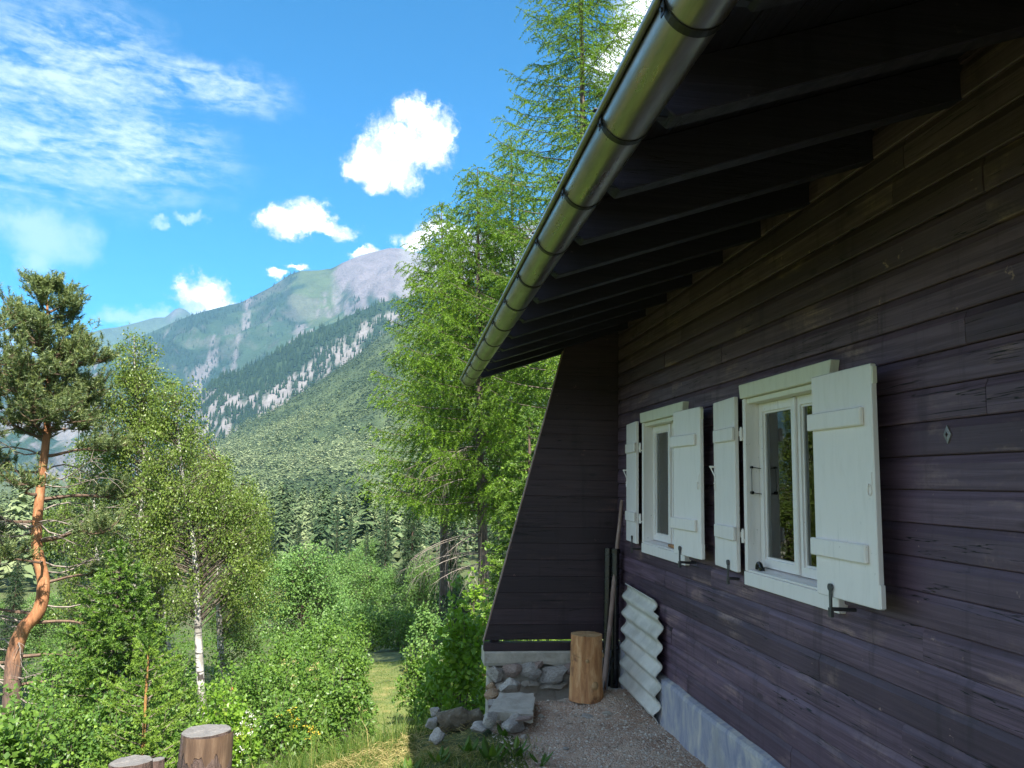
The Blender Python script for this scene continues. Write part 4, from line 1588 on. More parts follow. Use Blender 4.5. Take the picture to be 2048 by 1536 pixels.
# ================================================================== MOUNTAINS
def interp(px, pts):
    a = np.array(pts, float)
    return np.interp(px, a[:, 0], a[:, 1])


def mnt_mat(name, sc):
    m, g, b = new_mat(name)
    at_ = g.n('ShaderNodeAttribute', attribute_name='Col')
    pos = g.n('ShaderNodeNewGeometry').outputs['Position']
    n1 = g.noise(pos, sc, 6, 0.65)
    n2 = g.noise(pos, sc * 6, 4, 0.6)
    f = g.m('ADD', g.m('MULTIPLY', g.m('SUBTRACT', n1, 0.5), 1.1), g.m('MULTIPLY', g.m('SUBTRACT', n2, 0.5), 0.7))
    k = g.m('ADD', 1.0, f)
    cc = g.n('ShaderNodeCombineXYZ')
    for q in range(3):
        g.put(cc.inputs[q], k)
    g.put(b.inputs['Base Color'], g.vm('MULTIPLY', at_.outputs['Color'], cc.outputs[0]))
    b.inputs['Roughness'].default_value = 1.0
    b.inputs['Specular IOR Level'].default_value = 0.1
    bump(g, b, g.m('ADD', n1, g.m('MULTIPLY', n2, 0.6)), 0.7, 0.25 / sc)
    return m


def mountain(name, px0, px1, ncol, nrow, ridge_pts, d_base, d_ridge, zb, pw, amp, freq, colfn, sc, seed, label=None, ridge_amp=0.25):
    u = np.linspace(px0, px1, ncol)
    ry = interp(u, ridge_pts)
    w = np.stack([ray(a, c) for a, c in zip(u, ry)])
    hl = np.hypot(w[:, 0], w[:, 1])
    hx, hy, te = w[:, 0] / hl, w[:, 1] / hl, w[:, 2] / hl
    dr = interp(u, d_ridge) if isinstance(d_ridge, list) else np.full(ncol, float(d_ridge))
    db = interp(u, d_base) if isinstance(d_base, list) else np.full(ncol, float(d_base))
    v = np.linspace(0, 1, nrow)
    D = db[None] + (dr - db)[None] * v[:, None]
    zr = EYE[2] + dr * te
    p_ = pw if np.isscalar(pw) else pw
    Z = zb + (zr - zb)[None] * (v[:, None] ** p_)
    X, Y = hx[None] * D, hy[None] * D
    env = np.minimum(v / 0.1, 1)[:, None] * (ridge_amp + (1 - ridge_amp) * np.clip((1 - v) / 0.25, 0, 1))[:, None]
    nz = fbm(X * freq, Y * freq, 7, seed, 0.52, True) - 0.62
    nz2 = fbm(X * freq * 5, Y * freq * 5, 4, seed + 50) - 0.5
    Z = Z + env * (amp * nz * 1.6 + amp * 0.25 * nz2)
    Xn, Yn = X + env * amp * 0.5 * (fbm(X * freq * 1.7, Y * freq * 1.7, 5, seed + 9) - 0.5), Y
    # far side of the crest
    bk = np.array([0.06, 0.25, 0.6])[:, None]
    Xb, Yb, Zb = X[-1:] * (1 + bk), Y[-1:] * (1 + bk), Z[-1:] - (zr - zb)[None] * bk * 1.4
    Xn, Yn, Z = np.vstack([Xn, Xb]), np.vstack([Yn, Yb]), np.vstack([Z, Zb])
    P = np.stack([Xn, Yn, Z], -1)
    nr = nrow + 3
    F = np.stack([(np.arange(nr - 1)[:, None] * ncol + np.arange(ncol - 1)[None]) + k for k in (0, 1, ncol + 1, ncol)], -1).reshape(-1, 4)
    # slope for colouring
    gx = np.gradient(P, axis=1)
    gy = np.gradient(P, axis=0)
    nn = nrm(np.cross(gx, gy))
    ppx, ppy = proj(P)
    C = colfn(P, np.abs(nn[..., 2]), ppx, ppy)
    me = npdata(name, [(P.reshape(-1, 3), F)], None, True)
    ca = me.color_attributes.new('Col', 'FLOAT_COLOR', 'POINT')
    cc = np.concatenate([C.reshape(-1, 3), np.ones((C.shape[0] * C.shape[1], 1))], 1)
    ca.data.foreach_set('color', cc.astype(np.float32).ravel())
    me.materials.append(mnt_mat(name + '_surface', sc))
    o = link(name, me)
    tag(o, kind='structure')
    return o, P, nn, ppx, ppy


def lerp3(a, b, f):
    return np.asarray(a)[..., :] * (1 - f[..., None]) + np.asarray(b) * f[..., None]


FOREST, FOREST2, MEADOW = np.array((0.018, 0.036, 0.022)), np.array((0.032, 0.056, 0.028)), np.array((0.075, 0.10, 0.042))
ROCK, PALE = np.array((0.155, 0.138, 0.142)), np.array((0.20, 0.186, 0.182))


def col_far(P, nz, px, py):
    n = fbm(P[..., 0] / 500, P[..., 1] / 500, 5, 3)
    c = lerp3(np.broadcast_to(MEADOW * 0.8, P.shape), ROCK * 0.95, sstep(n + (1 - nz) * 0.5 + (640 - py) / 160, 0.55, 0.85))
    return lerp3(c, FOREST2, sstep(py + (n - 0.5) * 120, 690, 760))


def col_main(P, nz, px, py):
    n = fbm(P[..., 0] / 260, P[..., 1] / 260, 6, 13)
    n2 = fbm(P[..., 0] / 90, P[..., 1] / 90, 4, 23)
    n3 = fbm(P[..., 0] / 60 + P[..., 2] / 200, P[..., 1] / 400, 4, 31)
    c = lerp3(np.broadcast_to(FOREST * 1.15, P.shape), FOREST2 * 1.2, sstep(n, 0.4, 0.62))
    mead = 0.8 * sstep(1 - np.hypot((px - 640) / 62, (py - 590 - (px - 600) * 0.3) / 62) + (n2 - 0.5) * 1.3, 0.0, 0.35)
    mead = np.maximum(mead, 0.8 * sstep(n + (600 - py) / 200, 0.62, 0.8))
    c = lerp3(c, MEADOW, mead)
    # grey summit with scree tongues
    edge = 664 + (py - 540) * 0.3
    rk = sstep(px - edge + (n - 0.5) * 90, 0, 22) * sstep(612 + (n3 - 0.5) * 90 + (px - 750) * 0.05 - py, 0, 26)
    c = lerp3(c, ROCK * np.array((1.0, 0.97, 1.0)) * (0.85 + 0.3 * n2[..., None]), rk)
    pale = sstep(px - 800 + (n - 0.5) * 50, 0, 12) * sstep(640 - py, 0, 40)
    c = lerp3(c, PALE, pale * 0.8)
    streak = sstep(n3 + (1 - nz) * 0.35 - 0.2 * rk, 0.70, 0.80) * sstep(py, 560, 600)
    c = lerp3(c, ROCK * 1.15, streak * 0.75)
    gul = sstep((0.80 - nz) * 2.2 + (n2 - 0.5) * 1.0 + 0.15 * (600 - py) / 100, 0.12, 0.5)
    c = lerp3(c, ROCK * 0.9, gul * 0.35)
    # cliffs low down on the left
    cl = sstep(fbm(P[..., 0] / 70, P[..., 2] / 160, 5, 71), 0.5, 0.6) * sstep(220 - px, 0, 60) * sstep(py, 800, 840)
    return lerp3(c, PALE * 0.9, cl)


C_TOP = [(150, 1000), (330, 880), (370, 835), (400, 792), (440, 752), (480, 742), (540, 712), (600, 672), (680, 640), (760, 606), (840, 590), (950, 560), (1150, 520), (1500, 470)]
D_TOP = [(100, 1060), (330, 985), (400, 918), (430, 890), (520, 835), (600, 790), (700, 722), (800, 645), (900, 600), (1150, 560), (1500, 520)]


def cliff_mask(P, px, py):
    top = interp(px.ravel(), [(360, 800), (400, 780), (440, 790), (520, 770), (560, 760), (620, 715), (700, 668), (800, 615), (900, 590), (1500, 560)]).reshape(px.shape)
    n = fbm(P[..., 0] / 95, P[..., 2] / 60, 5, 41)
    n2 = fbm(P[..., 0] / 20, P[..., 2] / 60, 4, 47)
    n3 = fbm(P[..., 0] / 9, P[..., 2] / 30, 3, 57)
    band = sstep(py - top + (n - 0.5) * 70, -6, 14)
    low = interp(px.ravel(), D_TOP).reshape(px.shape)
    body = sstep(low + 6 - py, -4, 30)
    return band * sstep(n * 0.42 + n2 * 0.36 + n3 * 0.46 + 0.05 * body, 0.56, 0.72)


def col_cliff(P, nz, px, py):
    n = fbm(P[..., 0] / 60, P[..., 1] / 60, 5, 7)
    c = lerp3(np.broadcast_to(FOREST * 1.1, P.shape), FOREST2, sstep(n, 0.4, 0.65))
    return lerp3(c, PALE, cliff_mask(P, px, py))


def col_slope(P, nz, px, py):
    n = fbm(P[..., 0] / 50, P[..., 1] / 50, 5, 17)
    return lerp3(np.broadcast_to(np.array((0.05, 0.075, 0.038)), P.shape), np.array((0.085, 0.115, 0.055)), sstep(n, 0.4, 0.62))


A_R = [(-900, 700), (-300, 740), (0, 735), (100, 700), (180, 664), (215, 655), (240, 651), (275, 643), (310, 634), (332, 632), (348, 617), (362, 614), (376, 622), (392, 640), (450, 650), (600, 680), (900, 700)]
B_R = [(-900, 800), (-200, 830), (60, 790), (190, 722), (250, 690), (300, 668), (385, 633), (440, 614), (480, 604), (540, 572), (580, 548), (604, 541), (640, 543), (662, 541), (700, 522), (740, 506), (775, 496), (800, 497), (820, 503), (850, 508), (900, 480), (960, 470), (1100, 430), (1400, 380), (1900, 420)]
mA = mountain('far_mountain', -900, 900, 260, 60, A_R, 6000, 9000, -40, 1.25, 150, 1 / 1500, col_far, 0.004, 3)
mB = mountain('main_mountain', -900, 1900, 500, 130, B_R, 2700, 5200, -30, 1.15, 260, 1 / 900, col_main, 0.010, 8, ridge_amp=0.12)
mC = mountain('cliff_ridge', 150, 1500, 340, 105, C_TOP, 1700, [(150, 2300), (400, 2500), (850, 2700), (1500, 2700)], -30, 1.05, 46, 1 / 260, col_cliff, 0.03, 21, ridge_amp=0.3)
mD = mountain('forest_slope', 100, 1500, 220, 90, D_TOP, 420, [(100, 900), (400, 1250), (800, 1750), (1500, 1750)], -24, 1.1, 22, 1 / 150, col_slope, 0.05, 33, ridge_amp=0.3)

# conifers of the mountain woods: one mass per slope
m, g, b = new_mat('mountain_wood')
rn_ = rndattr(g)
g.put(b.inputs['Base Color'], g.ramp(rn_, [(0, (0.016, 0.034, 0.018)), (0.35, (0.03, 0.058, 0.026)), (0.6, (0.08, 0.12, 0.05)), (0.85, (0.15, 0.195, 0.09)), (1.0, (0.22, 0.26, 0.13))]))
b.inputs['Roughness'].default_value = 0.9
b.inputs['Specular IOR Level'].default_value = 0.15
M_WOOD = m


def wood(name, label, src, n, hmin, hmax, keep, tone, seed, tiers=3, sides=6, vmin=0.0, vmax=1.0):
    o, P, nn, ppx, ppy = src
    r = np.random.default_rng(seed)
    nr, nc = P.shape[:2]
    nr -= 3
    fi = (vmin + (vmax - vmin) * r.random(n * 4)) * (nr - 1.001)
    fj = r.random(n * 4) * (nc - 1.001)
    i, j = fi.astype(int), fj.astype(int)
    a, c = (fi - i)[:, None], (fj - j)[:, None]
    B = (P[i, j] * (1 - a) + P[i + 1, j] * a) * (1 - c) + (P[i, j + 1] * (1 - a) + P[i + 1, j + 1] * a) * c
    px, py = proj(B)
    k = keep(B, px, py, r)
    vis = (px > -40) & (px < 1300) & (py < 1200)
    sel = np.where(k & vis)[0][:n]
    B, px, py = B[sel], px[sel], py[sel]
    m_ = len(B)
    H = r.uniform(hmin, hmax, m_)
    Wd = H * r.uniform(0.15, 0.24, m_)
    tn = tone(B, px, py, r)
    ch = []
    if tiers == 0:
        K_ = sides
        H = hmin + (hmax - hmin) * r.random(m_) ** 1.4
        Wd = H * r.uniform(0.16, 0.30, m_)
        rnd_top = r.uniform(0.5, 1.0, m_)[:, None]
        u_ = r.random((m_, K_)) ** 0.8
        a_ = r.uniform(0, 6.283, (m_, K_))
        rr_ = Wd[:, None] * (1 - u_) ** rnd_top * r.uniform(0.2, 0.75, (m_, K_))
        C = B[:, None] + np.stack([rr_ * np.cos(a_), rr_ * np.sin(a_), H[:, None] * (0.05 + 0.9 * u_)], -1)
        D = nrm(np.stack([np.cos(a_), np.sin(a_), np.full((m_, K_), -0.30)], -1) + r.normal(0, 0.08, (m_, K_, 3)))
        S = nrm(np.cross(D, np.array([0, 0, 1.0])) + r.normal(0, 0.10, (m_, K_, 3)))
        L = (Wd[:, None] * (0.36 + 0.56 * (1 - u_)) * r.uniform(0.7, 1.2, (m_, K_))).ravel()
        ch = [needle_tris(C.reshape(-1, 3), D.reshape(-1, 3), S.reshape(-1, 3), L, L * 0.95, np.clip(np.repeat(tn, K_) + r.normal(0, 0.08, m_ * K_), 0, 1))]
    for t_ in range(tiers):
        z0, z1 = 0.10 + 0.27 * t_, min(0.10 + 0.27 * t_ + 0.46, 1.0)
        if t_ == tiers - 1:
            z1 = 1.0
        rr_ = Wd * (1 - 0.29 * t_)
        th = np.linspace(0, 2 * np.pi, sides, endpoint=False)[None] + r.uniform(0, 6, m_)[:, None]
        jit = r.uniform(0.7, 1.25, (m_, sides))
        ring = np.stack([B[:, 0, None] + rr_[:, None] * jit * np.cos(th), B[:, 1, None] + rr_[:, None] * jit * np.sin(th), B[:, 2, None] + H[:, None] * (z0 + r.uniform(-0.04, 0.03, (m_, sides)))], -1)
        apex = B + np.stack([np.zeros(m_), np.zeros(m_), H * z1], 1)
        V = np.concatenate([ring, apex[:, None]], 1).reshape(-1, 3)
        q = np.arange(sides)
        F = np.stack([q, (q + 1) % sides, np.full(sides, sides)], 1)[None] + (np.arange(m_) * (sides + 1))[:, None, None]
        ch.append((V, F.reshape(-1, 3), np.repeat(np.clip(tn, 0, 1), sides + 1)))
    ob = npobj(name, ch, M_WOOD)
    tag(ob, label, 'forest', kind='stuff')
    return ob


def keep_d(B, px, py, r):
    return r.random(len(B)) < 0.95


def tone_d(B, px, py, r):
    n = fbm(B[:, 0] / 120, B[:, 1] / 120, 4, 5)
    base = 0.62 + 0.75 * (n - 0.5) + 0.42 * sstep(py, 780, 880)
    dark = sstep(1 - np.hypot((px - 640) / 130, (py - 1010) / 70) + (n - 0.5), 0, 0.4)  # patch of shade on the lower slope, put into the tree tone
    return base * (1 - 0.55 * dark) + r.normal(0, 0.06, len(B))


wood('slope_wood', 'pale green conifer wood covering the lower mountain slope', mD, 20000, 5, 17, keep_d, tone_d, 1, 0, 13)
wood('cliff_wood', 'dark conifers growing between the white cliffs of the middle ridge', mC, 8500, 12, 25,
     lambda B, px, py, r: cliff_mask(B, px, py) * 0.62 + r.random(len(B)) * 0.6 < 0.80, lambda B, px, py, r: 0.12 + r.normal(0, 0.1, len(B)) + 0.3 * (fbm(B[:, 0] / 200, B[:, 1] / 200, 3, 6) - 0.4), 2, 2, 5)
wood('upper_wood', 'thin dark conifers on the upper flank and crest of the main mountain', mB, 8000, 14, 26,
     lambda B, px, py, r: (fbm(B[:, 0] / 260, B[:, 1] / 260, 6, 13) + r.random(len(B)) * 0.25 < 0.62) & (px < 720) & (px > 150) & ((py > 585) | (px < 600)) & (np.hypot((px - 640) / 75, (py - 600) / 70) > 0.9), lambda B, px, py, r: 0.12 + r.normal(0, 0.1, len(B)), 3, 2, 5)

# ================================================================== HAZE
hz = bmesh.new()
bm_add(hz, *box_v(-13000, 13000, -400, 13800, -62, 2250))
m = bpy.data.materials.new('air')
m.use_nodes = True
nt = m.node_tree
for nd in list(nt.nodes):
    if nd.type != 'OUTPUT_MATERIAL':
        nt.nodes.remove(nd)
pv = nt.nodes.new('ShaderNodeVolumePrincipled')
pv.inputs['Color'].default_value = (0.30, 0.62, 1.0, 1)
pv.inputs['Density'].default_value = 0.00006
nt.links.new(pv.outputs[0], nt.nodes['Material Output'].inputs['Volume'])
o = bm_obj('haze', hz, m)
tag(o, 'pale blue air haze over the whole valley', 'haze', kind='stuff')

# ================================================================== TREES


def tree(name, label, cat, base, trunk, branches, crown, mats, group=None, extra=None):
    root = empty(name, tuple(base))
    tag(root, label, cat, group)
    if trunk:
        npobj('trunk', trunk, mats[0], root, True)
    if branches:
        npobj('branches', branches, mats[1], root, False)
    if crown:
        npobj('crown', crown, mats[2], root, False)
    if extra:
        for nm, chn, mt in extra:
            npobj(nm, chn, mt, root)
    return root


def copy_tree(root, loc, rzv, scale, label=None, name=None):
    r = root.copy()
    COL.objects.link(r)
    r.location = loc
    r.rotation_euler = (0, 0, rzv)
    r.scale = scale if hasattr(scale, '__len__') else (scale,) * 3
    if label:
        r['label'] = label
    for c in root.children:
        k = c.copy()
        COL.objects.link(k)
        k.parent = r
    return r


def conifer(path, r_base, t_lo, Lfun, nbr, droop, tipup, twig_gap, twig_len, hang, tuft_gap, nper, nlen, nwid, align, rg, sides=8, fat=1.0, up0=0.1, sparse=None, tone=0.0, twig_w=0.006, fwd=0.55):
    """path (n,3) local; returns trunk, branches, crown chunks"""
    n = len(path)
    Ltot = np.linalg.norm(np.diff(path, axis=0), axis=1)
    s = np.concatenate([[0], np.cumsum(Ltot)]) / Ltot.sum()
    rad = r_base * np.clip(1 - s, 0, 1) ** 0.85 + 0.008
    trunk = [tube(path, rad, sides)]
    br, TW, TD, TL, TT = [], [], [], [], []
    ga = rg.uniform(0, 6.28)
    for k in range(nbr):
        t = t_lo + (1 - t_lo) * ((k + rg.uniform(0, 1)) / nbr) ** 0.92
        t = min(t, 0.992)
        p0 = np.array([np.interp(t, s, path[:, q]) for q in range(3)])
        ga += 2.4 + rg.normal(0, 0.35)
        L = Lfun(t, ga) * rg.uniform(0.72, 1.12)
        if L < 0.06:
            continue
        if sparse is not None and rg.random() < sparse(t):
            continue
        d = np.array([math.cos(ga), math.sin(ga), 0])
        side = np.array([-d[1], d[0], 0])
        q = np.linspace(0, 1, 7)
        bend = rg.normal(0, 0.10)
        zc = L * ((up0 + rg.normal(0, 0.06)) * q - droop * (0.4 + 0.9 * (1 - t)) * q ** 1.6 + tipup * q ** 3.2)
        pts = p0 + d * (L * q)[:, None] + side * (bend * L * q * q)[:, None]
        pts[:, 2] += zc
        rb = (0.006 + 0.0065 * L) * fat
        br.append(tube(pts, rb * (1 - 0.8 * q), 4))
        nt_ = max(3, int(L / twig_gap))
        ss = 0.10 + 0.9 * (np.arange(nt_) + rg.random(nt_)) / nt_
        base = np.stack([np.interp(ss, q, pts[:, c]) for c in range(3)], 1)
        tang = nrm(np.stack([np.gradient(pts[:, c], q) for c in range(3)], 1))
        tg = nrm(np.stack([np.interp(ss, q, tang[:, c]) for c in range(3)], 1))
        sg = np.where(np.arange(nt_) % 2 == 0, 1.0, -1.0)[:, None]
        dirs = side[None] * sg * rg.uniform(0.35, 1.0, (nt_, 1)) + tg * fwd + np.array([0, 0, -1.0]) * hang * rg.uniform(0.3, 1.4, (nt_, 1)) + rg.normal(0, 0.12, (nt_, 3))
        TW.append(base)
        TD.append(nrm(dirs))
        TL.append(twig_len * rg.uniform(0.55, 1.25, nt_) * (1.0 - 0.5 * ss) * min(1.0, 0.35 + L / 1.6))
        TT.append(np.full(nt_, rg.uniform(-0.18, 0.18) + tone))
        # leader of the branch itself
        TW.append(pts[-3:-2])
        TD.append(nrm(tang[-2:-1]))
        TL.append(np.array([0.25 * L + 0.05]))
        TT.append(np.array([tone]))
    # spire
    m_ = 6
    TW.append(np.repeat(path[-2:-1], m_, 0))
    TD.append(nrm(np.array([0, 0, 1.0]) + rg.normal(0, 0.35, (m_, 3))))
    TL.append(np.full(m_, 0.35))
    TT.append(np.zeros(m_))
    TW, TD, TL, TT = map(np.concatenate, (TW, TD, TL, TT))
    K_ = 4
    q = np.linspace(0, 1, K_)[None, :, None]
    P = TW[:, None] + TD[:, None] * TL[:, None, None] * q + np.array([0, 0, -1.0]) * (hang * 0.45 * TL)[:, None, None] * q ** 2
    V, F = strips(P, np.full(len(P), twig_w))
    br.append((V, F))
    # needles in tufts along each twig
    cnt = np.maximum(2, (TL / tuft_gap).astype(int))
    idx = np.repeat(np.arange(len(TL)), cnt)
    f = np.concatenate([(np.arange(c) + 0.7) / c for c in cnt])
    C = TW[idx] + TD[idx] * (TL[idx] * f)[:, None] + np.array([0, 0, -1.0]) * (hang * 0.45 * TL[idx] * f * f)[:, None]
    ax = nrm(TD[idx] + np.array([0, 0, -1.0]) * (hang * 0.9 * f)[:, None])
    C = np.repeat(C, nper, 0)
    ax = np.repeat(ax, nper, 0)
    rt = np.repeat(TT[idx], nper)
    ff = np.repeat(f, nper)
    m_ = len(C)
    D = nrm(ax * align + runit(m_, rg))
    S = nrm(np.cross(D, runit(m_, rg)))
    rnd = np.clip(0.42 + rt + 0.25 * (ff - 0.5) + rg.normal(0, 0.17, m_), 0, 1)
    crown = [needle_tris(C, D, S, nlen * rg.uniform(0.7, 1.25, m_), nwid, rnd)]
    return trunk, br, crown


def trunk_path(pix, Y, n=30):
    """trunk centre line from points seen in the picture, at distance Y; returns base, local path"""
    P = np.array([at(px, py, Y=yy if yy else Y) for px, py, yy in [(a[0], a[1], a[2] if len(a) > 2 else None) for a in pix]])
    base = P[0].copy()
    g_ = float(zt(base[0], base[1]))
    if base[2] > g_ - 0.05:
        P = np.vstack([[base[0], base[1], g_ - 0.1], P])
    base = P[0].copy()
    return base, spline(P - base, n)


rg = np.random.default_rng(101)
# ---- the two nearer larches and one behind
base, pth_ = trunk_path([(967, 1180), (965, 1060), (960, 900), (957, 700), (956, 520), (955, 335)], 20.0)
tr_, b_, c_ = conifer(pth_, 0.155, 0.30, lambda t, a: 3.5 * (1 - t) ** 0.60 * (0.95 if t > 0.42 else 0.80 + 0.1 * t) + 0.12, 175, 0.34, 0.30, 0.068, 0.68, 0.62, 0.044, 5, 0.060, 0.0225, 0.75, rg, up0=0.12, fat=0.9)
dead = []
for k in range(26):
    t_ = rg.uniform(0.22, 0.52)
    p0 = np.array([np.interp(t_, np.linspace(0, 1, len(pth_)), pth_[:, q]) for q in range(3)])
    a_ = rg.uniform(2.2, 4.4) if k % 3 else rg.uniform(0, 6.28)
    L = rg.uniform(0.9, 2.2)
    q = np.linspace(0, 1, 6)
    pts = p0 + np.stack([math.cos(a_) * L * q, math.sin(a_) * L * q, L * (0.05 * q - 0.28 * q ** 2)], 1)
    dead.append(tube(pts, 0.016 * (1 - 0.8 * q), 4))
    for w_ in range(9):
        f_ = rg.uniform(0.3, 1)
        b0 = np.array([np.interp(f_, q, pts[:, e]) for e in range(3)])
        dd = nrm(np.array([math.cos(a_) * 0.5, math.sin(a_) * 0.5, -0.9]) + rg.normal(0, 0.4, 3))
        dead.append(tube(np.array([b0, b0 + dd * 0.22, b0 + dd * 0.4 + [0, 0, -0.08]]), [0.005, 0.004, 0.002], 3))
tree('larch_tree', 'bright green larch with bare lower twigs, trunk seen left of the sloping screen', 'tree', base, tr_, b_, c_, (M_LBARK, M_TWIG, M_LARCH), 'larches behind the cabin', [('dead_branches', dead, M_DEAD)])

base, pth_ = trunk_path([(1168, 900), (1166, 600), (1166, 300), (1164, 120), (1162, -60), (1160, -260)], 17.0)
tr_, b_, c_ = conifer(pth_, 0.15, 0.30, lambda t, a: 3.7 * (1 - t) ** 0.62 + 0.1, 250, 0.22, 0.30, 0.072, 0.60, 0.5, 0.044, 5, 0.054, 0.0200, 0.8, rg, up0=0.10, fat=0.9)
tree('larch_tree', 'tallest larch rising above the gutter and out of the top of the picture', 'tree', base, tr_, b_, c_, (M_LBARK, M_TWIG, M_LARCH), 'larches behind the cabin')

base, pth_ = trunk_path([(888, 1150), (886, 900), (884, 650), (884, 500), (883, 405)], 24.0)
tr_, b_, c_ = conifer(pth_, 0.14, 0.32, lambda t, a: 3.4 * (1 - t) ** 0.6 + 0.1, 180, 0.30, 0.28, 0.082, 0.66, 0.62, 0.048, 5, 0.064, 0.0255, 0.75, rg, up0=0.12)
tree('larch_tree', 'slightly lower larch standing left of and behind the bare twigged larch', 'tree', base, tr_, b_, c_, (M_LBARK, M_TWIG, M_LARCH), 'larches behind the cabin')
base, pth_ = trunk_path([(1030, 1150), (1032, 900), (1030, 700), (1025, 480), (1022, 270)], 23.0)
tr_, b_, c_ = conifer(pth_, 0.14, 0.25, lambda t, a: 3.0 * (1 - t) ** 0.6 + 0.1, 170, 0.30, 0.28, 0.082, 0.66, 0.62, 0.048, 5, 0.064, 0.0255, 0.75, rg, up0=0.12)
tree('larch_tree', 'larch whose trunk shows in the gap below the eaves end', 'tree', base, tr_, b_, c_, (M_LBARK, M_TWIG, M_LARCH), 'larches behind the cabin')
base, pth_ = trunk_path([(1330, 900), (1330, 500), (1328, 200), (1325, -80)], 21.0)
tr_, b_, c_ = conifer(pth_, 0.14, 0.35, lambda t, a: 2.7 * (1 - t) ** 0.55 + 0.1, 90, 0.22, 0.28, 0.085, 0.55, 0.6, 0.05, 6, 0.055, 0.022, 0.8, rg, up0=0.1)
tree('larch_tree', 'larch mostly hidden behind the gutter at the top, branches against white cloud', 'tree', base, tr_, b_, c_, (M_LBARK, M_TWIG, M_LARCH), 'larches behind the cabin')

# ---- spruces
SPK = dict(droop=0.30, tipup=0.22, hang=0.22, align=1.1)
base, pth_ = trunk_path([(1062, 1230), (1060, 1000), (1058, 830)], 14.0)
tr_, b_, c_ = conifer(pth_, 0.10, 0.03, lambda t, a: 1.35 * (1 - t) ** 0.75 + 0.08, 130, 0.28, 0.2, 0.042, 0.36, 0.35, 0.022, 5, 0.052, 0.023, 0.9, rg, tone=0.22)
spr_bright = tree('spruce_tree', 'bright green spruce close behind the sloping plank screen', 'tree', base, tr_, b_, c_, (M_SBARK, M_TWIG, M_SPRUCE))

base, pth_ = trunk_path([(222, 1490), (228, 1330), (236, 1200), (242, 1118)], 11.0)
tr_, b_, c_ = conifer(pth_, 0.055, 0.02, lambda t, a: 1.12 * (1 - t) ** 0.62 + 0.08, 150, 0.16, 0.22, 0.040, 0.30, 0.28, 0.022, 5, 0.047, 0.020, 0.9, rg, up0=0.16, tone=0.14)
spr_young = tree('spruce_tree', 'young spruce growing left of the birches behind the baby spruce', 'tree', base, tr_, b_, c_, (M_SBARK, M_TWIG, M_SPRUCE))

base, pth_ = trunk_path([(286, 1505), (291, 1400), (298, 1290)], 8.0)
m_orange = bark_mat('young_spruce_stem', (0.22, 0.11, 0.035), (0.36, 0.19, 0.06), (0.45, 0.27, 0.11), 0.3, 30, 0.3)
tr_, b_, c_ = conifer(pth_, 0.016, 0.04, lambda t, a: 0.62 * (1 - t) ** 0.5 + 0.06, 46, -0.02, 0.10, 0.030, 0.18, 0.05, 0.010, 7, 0.026, 0.008, 0.8, rg, up0=0.42, tone=0.48, twig_w=0.005)
tree('spruce_sapling', 'baby spruce with orange stem and upswept branches behind the small stump', 'sapling', base, tr_, b_, c_, (m_orange, M_TWIG, M_SPRUCE))

# a dark mid-quality spruce, copied into the distance
pth_ = np.stack([np.zeros(14), np.zeros(14), np.linspace(0, 15, 14)], 1)
tr_, b_, c_ = conifer(pth_, 0.17, 0.04, lambda t, a: 2.3 * (1 - t) ** 0.8 + 0.12, 170, 0.34, 0.2, 0.12, 0.65, 0.5, 0.085, 6, 0.15, 0.06, 0.9, rg, twig_w=0.012)
P = at(545, 1000, Y=95)


def place_top(px, py, Y, hgt):
    T = at(px, py, Y=Y)
    gz = float(zt(T[0], T[1]))
    return (T[0], T[1], gz - 0.3), (T[2] - gz + 0.3) / hgt


loc, sc_ = place_top(545, 1012, 95, 15)
proto_s = tree('spruce_tree', 'dark pointed spruce at the right edge of the birches', 'tree', loc, tr_, b_, c_, (M_SBARK, M_TWIG, M_DARKSPR), 'dark spruces in the valley')
proto_s.scale = (sc_ * 0.8, sc_ * 0.8, sc_)
SP = [(598, 1040, 110, 0.75, 'broad dark spruce right of the pointed one beside the birches'),
      (676, 1024, 88, 0.42, 'slim dark spruce above the round pale green tree, left of its twin'),
      (703, 1026, 92, 0.40, 'slim dark spruce above the round pale green tree, right of its twin'),
      (655, 1075, 120, 0.6, 'lower spruce between the slim pair and the broad spruce'),
      (735, 1050, 100, 0.6, 'spruce at the left margin of the larches in the valley'),
      (775, 1000, 60, 0.75, 'dark spruce behind the lowest larch boughs, leftmost of three'),
      (830, 930, 38, 0.8, 'dark shaded spruce behind the larch trunk, middle of three'),
      (905, 990, 32, 0.85, 'dark shaded spruce close left of the larch trunk'),
      (1000, 960, 34, 0.85, 'dark spruce right of the larch trunk behind the screen'),
      (160, 1010, 45, 0.9, 'dark spruce behind the birches on the left'),
      (40, 1090, 30, 0.9, 'dark spruce filling the gap behind the crooked pine'),
      (330, 1080, 32, 0.9, 'dark shaded spruce between the birch stems'),
      (470, 1100, 40, 0.8, 'dark spruce behind the right hand birch stems'),
      (-60, 1000, 35, 0.9, 'dark spruce at the left edge behind the pines')]
for q, (px, py, Y, wd, lab) in enumerate(SP):
    loc, sc_ = place_top(px, py, Y, 15)
    copy_tree(proto_s, loc, q * 1.3, (sc_ * wd, sc_ * wd, sc_), lab)

# ---- Scots pines


